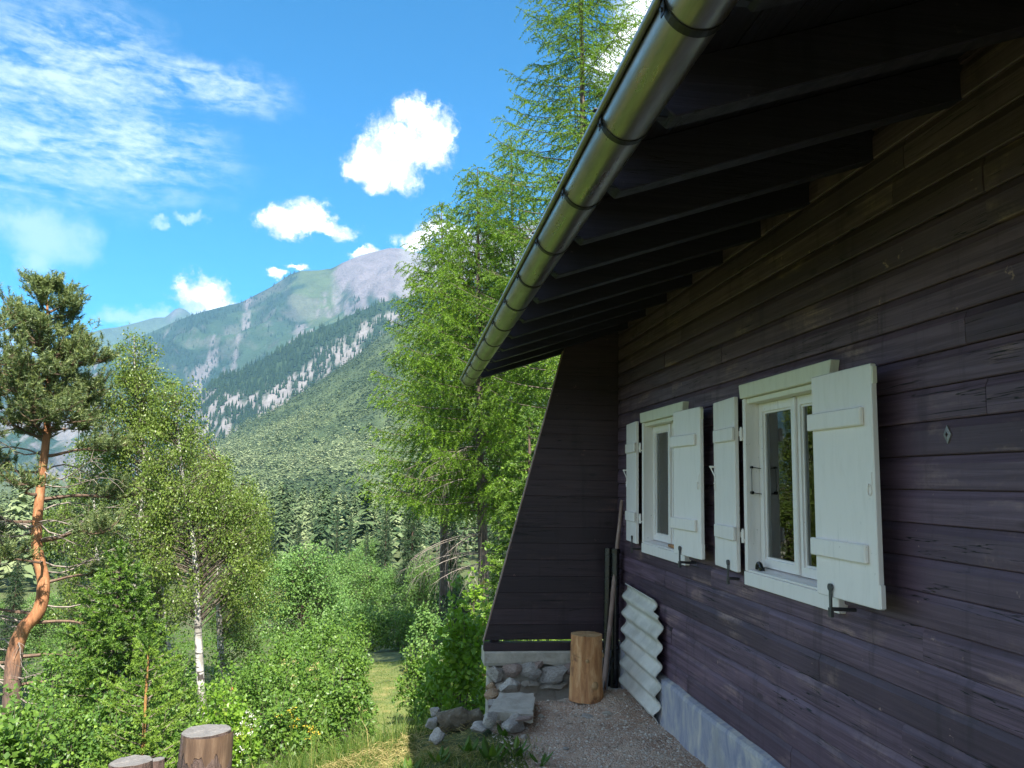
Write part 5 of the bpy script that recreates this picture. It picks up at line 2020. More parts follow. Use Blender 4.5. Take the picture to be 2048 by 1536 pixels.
def pine(path, r_base, limbs, rg, tuft_n=46, nlen=0.075, nwid=0.010, sub=9, tone=0.0):
    n = len(path)
    s = np.linspace(0, 1, n)
    rad = r_base * (1 - s) ** 0.7 + 0.012
    trunk = [tube(path, rad, 12)]
    br, TC, TA, TT = [], [], [], []
    for (t, a, L, up, bare) in limbs:
        p0 = np.array([np.interp(t, s, path[:, q]) for q in range(3)])
        d = np.array([math.cos(a), math.sin(a), 0])
        sd = np.array([-d[1], d[0], 0])
        q = np.linspace(0, 1, 8)
        w1, w2 = rg.normal(0, 0.12), rg.normal(0, 0.08)
        pts = p0 + d * (L * q)[:, None] + sd * (L * (w1 * q * q + w2 * np.sin(q * 6)))[:, None]
        pts[:, 2] += L * (up * q + 0.10 * np.sin(q * 5 + a) * q + 0.12 * q ** 3)
        br.append(tube(pts, (0.012 + 0.018 * L) * (1 - 0.8 * q), 5))
        ns = int(sub * (0.6 + L))
        for _ in range(ns):
            f = rg.uniform(max(bare, 0.12), 1.0)
            b0 = np.array([np.interp(f, q, pts[:, e]) for e in range(3)])
            dd = nrm(d * rg.uniform(0.2, 0.9) + sd * rg.normal(0, 0.8) + np.array([0, 0, rg.uniform(-0.15, 0.75)]))
            l2 = rg.uniform(0.25, 0.60) * min(1.0, 0.22 + 0.8 * L)
            p2 = np.array([b0, b0 + dd * l2 * 0.5, b0 + dd * l2 + [0, 0, l2 * 0.22]])
            br.append(tube(p2, [0.010, 0.007, 0.004], 3))
            for _k in range(rg.integers(3, 7)):
                f2 = rg.uniform(0.25, 1.05)
                c0 = b0 + dd * l2 * f2 + np.array([0, 0, l2 * 0.22 * f2 * f2])
                ax = nrm(dd * 0.5 + np.array([0, 0, 0.7]) + rg.normal(0, 0.4, 3))
                c1 = c0 + ax * rg.uniform(0.0, 0.08) + rg.normal(0, 0.03, 3)
                TC.append(c1)
                TA.append(ax)
                TT.append(rg.normal(0, 0.12) + tone)
    TC, TA, TT = np.array(TC), np.array(TA), np.array(TT)
    m_ = len(TC) * tuft_n
    f = np.tile(np.linspace(-0.5, 0.9, tuft_n), len(TC))
    C = np.repeat(TC, tuft_n, 0) + np.repeat(TA, tuft_n, 0) * (f * 0.11)[:, None]
    D = nrm(np.repeat(TA, tuft_n, 0) * 0.75 + runit(m_, rg))
    S = nrm(np.cross(D, runit(m_, rg)))
    rnd = np.clip(0.45 + np.repeat(TT, tuft_n) + 0.14 * f + rg.normal(0, 0.15, m_), 0, 1)
    return trunk, br, [needle_tris(C, D, S, nlen * rg.uniform(0.7, 1.2, m_), nwid, rnd)]


YP = 17.0
base, pth_ = trunk_path([(20, 1460), (24, 1380), (30, 1305), (48, 1256), (78, 1222), (87, 1165), (75, 1105), (74, 1050), (84, 950), (94, 860), (97, 760), (96, 680), (94, 586)], YP, 48)
limbs = []
zt_of = lambda py: (EYE[2] + (958 - py) / 1540 * YP - base[2]) / (pth_[-1, 2])
pz = pth_[:, 2] / pth_[-1, 2]
st_of = lambda py: float(np.interp(zt_of(py), pz, np.linspace(0, 1, len(pz))))
for k in range(56):
    py = rg.uniform(650, 905)
    f = (py - 600) / 300
    Lm = 0.15 + 1.0 * min(1, f ** 0.8 * 1.3) * (1 if py < 840 else 0.9)
    limbs.append((st_of(py), k * 2.4 + rg.normal(0, 0.3), Lm * rg.uniform(0.7, 1.1), 0.55 * (1 - f) + 0.08, 0.2))
for k in range(10):
    limbs.append((st_of(594 + 6 * k), k * 2.4, 0.08 + 0.03 * k, 1.2, 0.05))
for k, (py, a, L, up) in enumerate([(930, 0.1, 1.5, 0.1), (960, 2.9, 1.5, 0.1), (1010, 0.3, 1.9, 0.05), (1050, 3.3, 1.3, 0.1), (1085, 0.0, 2.0, 0.12), (1100, 3.0, 1.6, -0.05), (1160, 0.2, 1.4, 0.15), (1215, 3.3, 1.5, 0.25), (1230, 0.1, 1.7, -0.1), (1290, 0.6, 1.8, -0.1), (1300, 2.8, 1.2, 0.0), (1340, 0.2, 1.6, -0.1), (1000, -1.2, 1.2, 0.1), (1120, -1.5, 1.2, 0.0)]):
    limbs.append((st_of(py), a + rg.normal(0, 0.2), L, up, 0.45))
tr_, b_, c_ = pine(pth_, 0.152, limbs, rg, 24, 0.082, 0.0165, 12)
dead = []
for k in range(34):
    py = rg.uniform(900, 1400)
    p0 = np.array([np.interp(st_of(py), np.linspace(0, 1, len(pth_)), pth_[:, q]) for q in range(3)])
    a_ = rg.choice([0.0, 3.14]) + rg.normal(0, 0.6)
    L = rg.uniform(0.6, 1.9)
    q = np.linspace(0, 1, 7)
    wv_ = rg.normal(0, 0.12)
    pts = p0 + np.stack([math.cos(a_) * L * q, math.sin(a_) * L * q, L * (0.12 * q + wv_ * np.sin(q * 5) - 0.1 * q * q)], 1)
    dead.append(tube(pts, 0.020 * (1 - 0.8 * q), 4))
    for w_ in range(10):
        f_ = rg.uniform(0.25, 1)
        b0 = np.array([np.interp(f_, q, pts[:, e]) for e in range(3)])
        dd = nrm(np.array([math.cos(a_), math.sin(a_), 0.2]) * 0.6 + rg.normal(0, 0.6, 3))
        l_ = rg.uniform(0.15, 0.5)
        dead.append(tube(np.array([b0, b0 + dd * l_ * 0.5, b0 + dd * l_ + rg.normal(0, 0.05, 3)]), [0.006, 0.004, 0.002], 3))
tree('pine_tree', 'crooked Scots pine with bare orange trunk and dead lower branches', 'tree', base, tr_, b_, c_, (M_PBARK, M_PLIMB, M_PINE), 'pines at the left edge', [('dead_branches', dead, M_DEAD)])

base, pth_ = trunk_path([(-190, 1400), (-182, 1100), (-174, 800), (-168, 620), (-165, 480)], 15.0, 30)
limbs = []
for k in range(54):
    t_ = rg.uniform(0.38, 0.985)
    limbs.append((t_, k * 2.4 + rg.normal(0, 0.3), (0.25 + 1.10 * min(1, (1 - t_) * 3.0)) * rg.uniform(0.7, 1.1), 0.35 * t_, 0.2))
tr_, b_, c_ = pine(pth_, 0.20, limbs, rg, 18, 0.088, 0.019, 11, -0.1)
tree('pine_tree', 'pine standing outside the left edge, only its dark right boughs visible', 'tree', base, tr_, b_, c_, (M_PBARK, M_PLIMB, M_PINE), 'pines at the left edge')

# ---- broadleaf trees and shrubs


def broadleaf(path, r_base, blobs_, n_clump, leaves, leaf, rg, spread=1.0, hang=0.0, limb_r=0.012, trunk_sides=10, fold=False, tone=0.0, shell=0.35, twig=True, clump_r=(0.16, 0.34)):
    """blobs_: (x,y,z,rx,ry,rz,weight) in local coordinates"""
    n = len(path)
    s = np.linspace(0, 1, n)
    trunk = [tube(path, r_base * (1 - s) ** 0.8 + 0.006, trunk_sides)]
    br, CC, CR, CT = [], [], [], []
    wts = np.array([b[6] if len(b) > 6 else 1.0 for b in blobs_])
    pick = rg.choice(len(blobs_), n_clump, p=wts / wts.sum())
    for k in pick:
        bx, by, bz, rx, ry, rz_ = blobs_[k][:6]
        u_ = runit(1, rg)[0] * (shell + (1 - shell) * rg.random()) ** 0.6
        c = np.array([bx + u_[0] * rx, by + u_[1] * ry, bz + u_[2] * rz_])
        # limb from the trunk, leaving lower than the clump
        dist = np.hypot(*(c[:2] - path[-1, :2]))
        zsrc = np.clip(c[2] - 0.15 - 0.45 * dist, path[0, 2] + 0.12 * path[-1, 2], path[-1, 2] * 0.97)
        p0 = np.array([np.interp(zsrc, path[:, 2], path[:, q]) for q in range(3)])
        mid = (p0 + c) / 2 + np.array([0, 0, 0.12 * np.linalg.norm(c - p0)]) + rg.normal(0, 0.05, 3)
        q = np.linspace(0, 1, 5)[:, None]
        pts = p0 * (1 - q) ** 2 + 2 * mid * q * (1 - q) + c * q * q
        L = np.linalg.norm(c - p0)
        br.append(tube(pts, (limb_r * (0.4 + 0.35 * L)) * (1 - 0.85 * q[:, 0]) + 0.002, 4))
        CC.append(c)
        CR.append(rg.uniform(*clump_r) * spread)
        CT.append(rg.normal(0, 0.13) + tone)
    CC, CR, CT = np.array(CC), np.array(CR), np.array(CT)
    m_ = len(CC) * leaves
    off = runit(m_, rg) * (rg.random(m_) ** 0.5)[:, None]
    off[:, 2] = off[:, 2] * (1 + hang * 0.6) - hang * 0.4 * rg.random(m_)
    C = np.repeat(CC, leaves, 0) + off * np.repeat(CR, leaves)[:, None]
    # twigs radiating inside each clump
    if twig:
        nt_ = 5
        d_ = runit(len(CC) * nt_, rg)
        P = np.repeat(CC, nt_, 0)[:, None] + d_[:, None] * (np.repeat(CR, nt_)[:, None, None] * np.linspace(0, 0.95, 3)[None, :, None])
        br.append(strips(P, np.full(len(P), 0.006)))
    D = nrm(off * 0.5 + rg.normal(0, 0.5, (m_, 3)) + np.array([0, 0, -0.25 - hang]))
    nrmv = nrm(rg.normal(0, 0.6, (m_, 3)) + np.array([0, -0.25, 0.75]))
    S = nrm(np.cross(D, nrmv))
    rnd = np.clip(0.46 + np.repeat(CT, leaves) + rg.normal(0, 0.17, m_), 0, 1)
    L = leaf * rg.uniform(0.65, 1.25, m_)
    fn = leaf_fold if fold else leaf_quads
    return trunk, br, [fn(C, D, S, L, L * 0.72, rnd)]


def pblobs(lst, Y, base):
    out_ = []
    for e in lst:
        px, py, rx, ry = e[:4]
        yy = Y + (e[5] if len(e) > 5 else 0)
        P = at(px, py, Y=yy) - base
        k = yy / 1540
        out_.append((P[0], P[1], P[2], rx * k, rx * k * 0.9, ry * k, e[4] if len(e) > 4 else 1.0))
    return out_


BG = 'birches below the lawn'
base, pth_ = trunk_path([(262, 1300), (268, 1180), (278, 1080), (287, 980), (288, 900), (276, 820), (270, 740), (268, 672)], 19.0, 40)
bl = pblobs([(272, 715, 38, 50, 0.8), (262, 790, 55, 50), (300, 775, 50, 50), (225, 860, 60, 60), (300, 880, 60, 60), (215, 960, 55, 70), (310, 1000, 60, 70), (240, 1080, 60, 60, 0.8)], 19.0, base)
tr_, b_, c_ = broadleaf(pth_, 0.085, bl, 280, 80, 0.055, rg, 1.0, 0.5, clump_r=(0.16, 0.36))
tree('birch_tree', 'tall slender birch with pointed crown right of the crooked pine', 'tree', base, tr_, b_, c_, (M_BBARK, M_TWIG, M_BIRCH), BG)

base, pth_ = trunk_path([(404, 1425), (398, 1300), (394, 1200), (390, 1110), (378, 1030), (366, 960), (358, 880), (352, 800)], 17.0, 40)
bl = pblobs([(350, 810, 40, 45), (345, 880, 60, 60), (385, 950, 70, 60), (330, 980, 60, 60), (440, 1000, 55, 55), (490, 1050, 45, 50), (400, 1060, 70, 60), (330, 1100, 50, 60), (470, 1130, 55, 50), (360, 1180, 55, 50, 0.7), (300, 1050, 45, 60, 0.8)], 17.0, base)
tr_, b_, c_ = broadleaf(pth_, 0.088, bl, 290, 85, 0.052, rg, 1.0, 0.5, clump_r=(0.15, 0.34))
tree('birch_tree', 'birch with the brightest white trunk, foot seen above the taller stump', 'tree', base, tr_, b_, c_, (M_BBARK, M_TWIG, M_BIRCH), BG)

base, pth_ = trunk_path([(446, 1400), (441, 1290), (437, 1190), (436, 1100), (446, 1010), (452, 930)], 20.0, 34)
bl = pblobs([(430, 960, 45, 50), (480, 1020, 55, 55), (510, 1090, 50, 60), (450, 1150, 60, 60), (500, 1190, 55, 50), (420, 1080, 50, 50), (470, 1280, 55, 40, 0.7), (390, 900, 30, 50)], 20.0, base)
tr_, b_, c_ = broadleaf(pth_, 0.085, bl, 220, 80, 0.055, rg, 1.0, 0.5)
tree('birch_tree', 'birch with a thin shaded trunk right of the brightest one', 'tree', base, tr_, b_, c_, (M_BBARK, M_TWIG, M_BIRCH), BG)

base, pth_ = trunk_path([(356, 1400), (345, 1330), (336, 1280), (325, 1180), (318, 1060), (330, 960)], 21.5, 30)
bl = pblobs([(310, 980, 50, 50), (330, 1070, 55, 55), (290, 1150, 55, 55), (345, 1200, 50, 50), (260, 1200, 50, 60)], 21.5, base)
tr_, b_, c_ = broadleaf(pth_, 0.06, bl, 130, 80, 0.057, rg, 1.0, 0.4)
tree('birch_tree', 'thin leaning birch left of the brightest trunk', 'tree', base, tr_, b_, c_, (M_BBARK, M_TWIG, M_BIRCH), BG)

base, pth_ = trunk_path([(205, 1400), (200, 1200), (190, 1050), (185, 900)], 24.0, 24)
bl = pblobs([(180, 930, 45, 60), (160, 1030, 55, 60), (200, 1120, 60, 60), (150, 1180, 55, 60), (120, 1080, 40, 60, 0.7)], 24.0, base)
tr_, b_, c_ = broadleaf(pth_, 0.08, bl, 150, 75, 0.065, rg, 1.1, 0.4, tone=-0.08)
tree('birch_tree', 'birch in the background between the crooked pine and the tall slender birch', 'tree', base, tr_, b_, c_, (M_BBARK, M_TWIG, M_BIRCH), BG)

# round pale green tree in the valley and its neighbours
base, pth_ = trunk_path([(608, 1330), (606, 1240), (606, 1160), (608, 1100)], 42.0, 16)
bl = pblobs([(612, 1125, 45, 40), (580, 1170, 50, 45), (645, 1165, 45, 45), (605, 1210, 70, 50), (565, 1240, 45, 45), (660, 1225, 40, 45), (610, 1280, 70, 35)], 42.0, base)
tr_, b_, c_ = broadleaf(pth_, 0.14, bl, 240, 60, 0.13, rg, 2.2, 0.1, 0.02)
rt_ = tree('ash_tree', 'round pale green broadleaf tree standing alone in the valley', 'tree', base, tr_, b_, c_, (M_SBARK, M_TWIG, M_ASH), 'broadleaf trees in the valley')
for q, (px, py, Y, hs_, lab) in enumerate([(690, 1150, 55, 0.85, 'broadleaf tree right of the round pale green one'), (735, 1120, 48, 0.95, 'broadleaf tree at the head of the grass path'), (790, 1130, 40, 0.75, 'broadleaf tree shading the right side of the path head'),
                                             (500, 1130, 60, 0.9, 'broadleaf tree behind the right edge of the birches'), (850, 1110, 36, 0.7, 'broadleaf tree in shade below the larch boughs'), (905, 1140, 30, 0.55, 'grey green broadleaf tree beside the larch foot'),
                                             (90, 1180, 38, 0.8, 'broadleaf tree behind the pine stem'), (-30, 1180, 34, 0.8, 'broadleaf tree at the left edge behind the pine'), (640, 1090, 150, 1.3, 'distant broadleaf tree above the round pale green one'), (745, 1075, 140, 1.3, 'distant broadleaf tree above the path head'),
                                             (555, 1105, 62, 0.9, 'pale broadleaf tree left of the round one, against the birches'), (640, 1125, 70, 1.0, 'pale broadleaf tree just behind the round one'), (705, 1095, 75, 0.9, 'pale broadleaf tree below the slim twin spruces'), (455, 1160, 44, 0.9, 'broadleaf tree filling the gap behind the birch trunks')]):
    T = at(px, py, Y=Y)
    gz = float(zt(T[0], T[1]))
    k = (T[2] - gz) / 6.2
    copy_tree(rt_, (T[0], T[1], gz), q * 2.1 + 0.7, (max(k, 0.3) * hs_ + 0.1, max(k, 0.3) * hs_ + 0.1, max(k, 0.25)), lab)


def shrub(name, label, group, px, py_top, Y, hw_px, dens, leaf, mat, seed, fold=False, stems=5, tone=0.0, cat='shrub', leaves=60):
    r = np.random.default_rng(seed)
    T = at(px, py_top, Y=Y)
    gz = float(zt(T[0], T[1]))
    H = max(T[2] - gz, 0.3)
    Wd = hw_px * Y / 1540
    root = empty(name, (T[0], T[1], gz))
    tag(root, label, cat, group)
    br = []
    CC = []
    for k in range(stems):
        a = r.uniform(0, 6.28)
        tip = np.array([math.cos(a) * Wd * 0.7 * r.random(), math.sin(a) * Wd * 0.6 * r.random(), H * r.uniform(0.7, 1.0)])
        q = np.linspace(0, 1, 6)[:, None]
        mid = tip * np.array([0.25, 0.25, 0.6])
        pts = np.array([0, 0, -0.05]) * (1 - q) ** 2 + 2 * mid * q * (1 - q) + tip * q * q
        br.append(tube(pts, 0.011 * (1 - 0.8 * q[:, 0]) * (0.5 + H * 0.4), 5))
    n = dens
    u_ = runit(n, r) * (0.35 + 0.65 * r.random((n, 1))) ** 0.5
    CC = np.stack([u_[:, 0] * Wd, u_[:, 1] * Wd * 0.8, H * (0.50 + 0.47 * u_[:, 2])], 1)
    CR = r.uniform(0.5, 1.0, n) * (0.10 + 0.22 * Wd)
    CT = r.normal(0, 0.12, n) + tone
    m_ = n * leaves
    off = runit(m_, r) * (r.random(m_) ** 0.5)[:, None]
    C = np.repeat(CC, leaves, 0) + off * np.repeat(CR, leaves)[:, None]
    # some leaves sit on long shoots that break the outline
    nsh = 14
    sa = r.uniform(0, 6.283, nsh)
    s0 = np.stack([np.cos(sa) * Wd * 0.6 * r.random(nsh), np.sin(sa) * Wd * 0.5 * r.random(nsh), np.full(nsh, H * 0.6)], 1)
    s1_ = s0 + np.stack([np.cos(sa) * Wd * 0.35, np.sin(sa) * Wd * 0.3, H * r.uniform(0.35, 0.68, nsh)], 1)
    ms = m_ // 7
    pick = r.integers(0, nsh, ms)
    fq = r.random(ms)[:, None]
    sel = r.choice(m_, ms, replace=False)
    C[sel] = s0[pick] * (1 - fq) + s1_[pick] * fq + r.normal(0, 0.025 + 0.02 * Wd, (ms, 3))
    br.append(strips(np.stack([s0, (s0 + s1_) / 2 + [0, 0, 0.02], s1_], 1), np.full(nsh, 0.007)))
    C[:, 2] = np.maximum(C[:, 2], 0.02)
    D = nrm(off * 0.6 + r.normal(0, 0.45, (m_, 3)) + np.array([0, 0, -0.15]))
    S = nrm(np.cross(D, nrm(r.normal(0, 0.5, (m_, 3)) + np.array([0, -0.3, 0.9]))))
    L = leaf * r.uniform(0.6, 1.3, m_)
    rnd = np.clip(0.46 + np.repeat(CT, leaves) + r.normal(0, 0.16, m_), 0, 1)
    P = np.array([0, 0, H * 0.3])[None, None] * (1 - np.linspace(0.2, 1, 3))[None, :, None] + CC[:, None] * np.linspace(0.2, 1, 3)[None, :, None]
    br.append(strips(P, np.full(n, 0.008)))
    npobj('stems', br, M_TWIG, root)
    if fold:
        # the leaves that show largest, nearest the camera, are single parts sharing a few meshes
        front = np.argsort(C[:, 1])[:: 2][:140]
        protos = [npdata('leaf', [leaf_fold(np.zeros((1, 3)), np.array([[1.0, 0, 0]]), np.array([[0, 1.0, 0]]), 1.0, 0.75, np.array([v_]))], mat) for v_ in (0.3, 0.45, 0.6, 0.75)]
        for q in front:
            o = link('leaf', protos[q % 4], root)
            N_ = np.cross(D[q], S[q])
            o.matrix_local = Matrix(((D[q][0], S[q][0], N_[0], C[q][0]), (D[q][1], S[q][1], N_[1], C[q][1]), (D[q][2], S[q][2], N_[2], C[q][2]), (0, 0, 0, 1))) @ Matrix.Diagonal((L[q], L[q], L[q], 1))
        keep = np.ones(m_, bool)
        keep[front] = False
        C, D, S, L, rnd = C[keep], D[keep], S[keep], L[keep], rnd[keep]
    npobj('foliage', [(leaf_fold if fold else leaf_quads)(C, D, S, L, L * 0.75, rnd)], mat, root)
    return root


SG = 'shrubs on the bank below the lawn'
shrub('hazel_shrub', 'sunlit shrub with large fresh leaves left of the stone footing', SG, 930, 1215, 9.2, 58, 50, 0.075, M_HAZEL, 1, True, 7, leaves=34)
shrub('hazel_shrub', 'leafy shoots rising against the lower edge of the sloping screen', SG, 955, 1160, 10.5, 30, 26, 0.07, M_HAZEL, 2, True, 6, leaves=26)
shrub('hazel_shrub', 'low bright shrub at the right verge of the grass path', SG, 880, 1330, 9.8, 40, 34, 0.06, M_HAZEL, 3, True, 5, leaves=34)
SH = [(650, 1245, 21, 85, 90, 0.075, M_BROAD, 'dense rounded bush left of the path, topmost of the bank'), (590, 1290, 18, 70, 70, 0.07, M_BROAD, 'bush below and left of the dense rounded bush'),
      (700, 1290, 17, 45, 60, 0.06, M_BROAD, 'bush bordering the left side of the path'), (540, 1330, 14, 70, 70, 0.06, M_BROAD, 'spreading bush right of the birch feet'),
      (640, 1340, 13, 75, 80, 0.055, M_BROAD, 'bush in the middle of the bank above the dry grass'), (700, 1370, 11.5, 50, 60, 0.05, M_BROAD, 'low bush nearest the foot of the path'),
      (480, 1330, 15.5, 60, 60, 0.06, M_BROAD, 'dark bush around the thin shaded birch trunk'), (350, 1330, 14.5, 60, 60, 0.055, M_BROAD, 'bush left of the brightest birch trunk'),
      (150, 1300, 14, 80, 80, 0.06, M_SPRUCE, 'dark bush left of the young spruce'), (60, 1400, 12, 80, 80, 0.06, M_BROAD, 'dark leafy bush below the crooked pine'),
      (140, 1420, 9.5, 70, 70, 0.05, M_SPRUCE, 'low green bush at the left under the young spruce'), (30, 1455, 7.2, 70, 60, 0.06, M_BROAD, 'broad leaved bush in the lower left corner'),
      (330, 1420, 10.0, 60, 60, 0.05, M_BROAD, 'bush behind the baby spruce'), (250, 1420, 9.0, 60, 60, 0.05, M_SPRUCE, 'dark low growth between young spruce and baby spruce'),
      (460, 1405, 9.0, 60, 60, 0.05, M_HAZEL, 'bright leafy bush just behind the taller stump'), (560, 1400, 9.5, 60, 60, 0.045, M_BROAD, 'bush behind the yellow grass left of centre'),
      (840, 1300, 15, 38, 40, 0.06, M_BROAD, 'shaded bush on the right bank of the path'), (865, 1220, 20, 45, 50, 0.07, M_ASH, 'grey green shrub under the larch, right of the path'),
      (800, 1225, 30, 50, 50, 0.09, M_BROAD, 'bush at the far end of the path'), (735, 1230, 30, 40, 50, 0.09, M_BROAD, 'bush left of the far end of the path'), (700, 1200, 34, 55, 60, 0.10, M_ASH, 'bush behind the far end of the path'), (920, 1180, 22, 50, 50, 0.07, M_DARKSPR, 'dark shrub at the foot of the bare twigged larch'), (985, 1180, 15, 45, 50, 0.06, M_BROAD, 'shrub behind the lower edge of the screen')]
for q, (px, py, Y, hw, dn, lf, mt, lab) in enumerate(SH):
    shrub('shrub', lab, SG, px, py, Y, hw, dn, lf, mt, 20 + q, False, 5, 0.0)


# valley wood between the lawn trees and the slope
vr = np.random.default_rng(77)
n = 1250
th = np.radians(vr.uniform(-34, 16, n))
rd = 120 + 330 * vr.random(n) ** 0.8
B = np.stack([rd * np.sin(th), rd * np.cos(th), np.zeros(n)], 1)
B[:, 2] = zt(B[:, 0], B[:, 1]) - 4.0 * sstep(rd, 300, 800)
H = vr.uniform(9, 17, n)
Wd = H * vr.uniform(0.16, 0.26, n)
tn = np.clip(0.62 + 0.8 * (fbm(B[:, 0] / 50, B[:, 1] / 50, 3, 4) - 0.5) + vr.normal(0, 0.13, n), 0, 1)
K_ = 110
u_ = vr.random((n, K_)) ** 0.75
a_ = vr.uniform(0, 6.283, (n, K_))
rr_ = Wd[:, None] * (1 - u_) * vr.uniform(0.35, 0.8, (n, K_))
C = B[:, None] + np.stack([rr_ * np.cos(a_), rr_ * np.sin(a_), H[:, None] * (0.06 + 0.94 * u_)], -1)
D = nrm(np.stack([np.cos(a_), np.sin(a_), np.full((n, K_), -0.45)], -1) + vr.normal(0, 0.14, (n, K_, 3)))
S = nrm(np.cross(D, np.array([0, 0, 1.0])) + vr.normal(0, 0.10, (n, K_, 3)))
L = (Wd[:, None] * (0.22 + 0.42 * (1 - u_)) * vr.uniform(0.7, 1.2, (n, K_))).ravel()
ch = [needle_tris(C.reshape(-1, 3), D.reshape(-1, 3), S.reshape(-1, 3), L, L * 0.9, np.clip(np.repeat(tn, K_) + vr.normal(0, 0.07, n * K_), 0, 1))]
o = npobj('valley_wood', ch, M_WOOD)
tag(o, 'mixed conifer wood on the valley floor beyond the birches', 'forest', kind='stuff')

# ================================================================== GRASS AND HERBS


def blades(x, y, h, w, lean, rnd, r):
    n = len(x)
    z = zt(x, y)
    a = r.uniform(0, 6.283, n)
    d = np.stack([np.cos(a), np.sin(a), np.zeros(n)], 1)
    f = r.uniform(0, 6.283, n)
    sd = np.stack([np.cos(f), np.sin(f), np.zeros(n)], 1) * (w * 0.5)[:, None]
    B = np.stack([x, y, z - 0.01], 1)
    up = np.array([0, 0, 1.0])
    m1 = B + up * (h * 0.55)[:, None] + d * (h * lean * 0.3)[:, None]
    tip = B + up * (h * (1 - 0.35 * np.minimum(lean, 1.4)))[:, None] + d * (h * lean)[:, None]
    V = np.stack([B - sd, B + sd, m1 + sd * 0.8, m1 - sd * 0.8, tip], 1).reshape(-1, 3)
    i = np.arange(n)[:, None] * 5
    return [(V, i + np.array([[0, 1, 2, 3]]), np.repeat(rnd, 5)), (V, i + np.array([[3, 2, 4]]), np.repeat(rnd, 5))]


def left_edge(y):
    return 0.86 + 0.22 * (fbm(y * 1.3, y * 0, 3, 40) - 0.5) * 2 - 0.30 * sstep(-y, -5.2, -2.5) - 0.1 * sstep(y, 5.9, 6.4)


gr = np.random.default_rng(55)
# lawn at the top of the bank: short, mixed green and straw
n = 62000
x = gr.uniform(-3.2, 1.15, n)
y = gr.uniform(4.4, 8.4, n)
ed = left_edge(y) - x
dens = np.clip(sstep(ed, -0.22, 0.35) * (0.35 + 0.9 * sstep(fbm(x * 1.7, y * 1.7, 3, 21), 0.35, 0.6)), 0, 1)
k = (gr.random(n) < dens) & ~((x > 0.12) & (y > 5.95) & (gr.random(n) < 0.88))
x, y, ed = x[k], y[k], ed[k]
n = len(x)
tall = sstep(fbm(x * 0.9, y * 0.9, 3, 8) + 0.35 * sstep(-x, 0.6, 2.4) + 0.25 * sstep(y, 6.6, 7.4), 0.5, 0.9)
h = (0.04 + 0.09 * gr.random(n) + 0.30 * tall * gr.random(n)) * (0.35 + 0.65 * sstep(ed, 0.1, 0.9))
rn = np.clip(gr.normal(0.40, 0.22, n) + 0.18 * sstep(-np.abs(x + 0.35), -0.75, 0.0) + 0.30 * sstep(x, 0.0, 0.35), 0, 1)
o = npobj('grass', blades(x, y, h, 0.004 + 0.003 * gr.random(n), gr.uniform(0.1, 1.2, n), rn, gr), M_GRASS)
tag(o, 'short green and straw coloured grass on the lawn edge', 'grass', kind='stuff')
# cut dry grass lying on the lawn
n = 7000
x = gr.normal(-0.25, 0.45, n)
y = gr.normal(6.3, 0.45, n)
k = (left_edge(y) - x > 0.12) & (x > -1.3) & (fbm(x * 2.5, y * 2.5, 3, 91) + gr.normal(0, 0.06, n) > 0.42)
x, y = x[k], y[k]
n = len(x)
a = gr.uniform(0, 6.283, n)
L = gr.uniform(0.03, 0.11, n)
P0 = np.stack([x, y, zt(x, y) + gr.uniform(0.01, 0.06, n)], 1)
D = np.stack([np.cos(a), np.sin(a), gr.normal(0, 0.18, n)], 1) * L[:, None]
P = np.stack([P0, P0 + D * 0.5 + np.array([0, 0, 0.012]), P0 + D], 1)
V, F = strips(P, np.full(n, 0.0035))
o = npobj('cut_grass', [(V, F, np.repeat(gr.random(n), 6))], M_STRAW)
tag(o, 'dry yellow cut grass strewn over the sunlit lawn', 'grass', kind='stuff')
# long grass on the bank and beside the path
n = 38000
x = gr.uniform(-5.5, 1.6, n)
y = gr.uniform(6.9, 19.0, n)
px_, py_ = proj(np.stack([x, y, zt(x, y)], 1))
pc = np.interp(y, pth[:, 1], pth[:, 0])
onp = (np.abs(x - pc) < 0.50) & (y > 12.5)
k = (gr.random(n) < 0.35 + 0.7 * sstep(fbm(x * 0.8, y * 0.8, 3, 31), 0.4, 0.6)) & ~((x > 0.6) & (y < 7.8)) & (~onp | (gr.random(n) < 0.5))
x, y, onp = x[k], y[k], onp[k]
n = len(x)
h = np.where(onp, gr.uniform(0.04, 0.10, n), 0.12 + 0.38 * gr.random(n) ** 1.5)
rn = np.clip(gr.normal(0.42, 0.2, n) + 0.2 * onp, 0, 1)
o = npobj('long_grass', blades(x, y, h, 0.006 + 0.005 * gr.random(n), gr.uniform(0.1, 0.9, n), rn, gr), M_GRASS)
tag(o, 'long uncut grass on the bank and along the path', 'grass', kind='stuff')
# tall seeding grass where the lawn tips over the bank
n = 16000
x = gr.uniform(-3.4, 0.35, n)
y = gr.uniform(6.7, 9.8, n)
k = gr.random(n) < 0.25 + 0.9 * sstep(fbm(x * 1.3, y * 1.3, 3, 71), 0.42, 0.62)
x, y = x[k], y[k]
n = len(x)
o = npobj('tall_grass', blades(x, y, gr.uniform(0.15, 0.5, n) * (0.6 + 0.4 * sstep(-x, -0.4, 0.8)), 0.004 + 0.004 * gr.random(n), gr.uniform(0.1, 0.8, n), np.clip(gr.normal(0.55, 0.22, n), 0, 1), gr), M_GRASS)
tag(o, 'tall seeding grass at the brow of the bank', 'grass', kind='stuff')
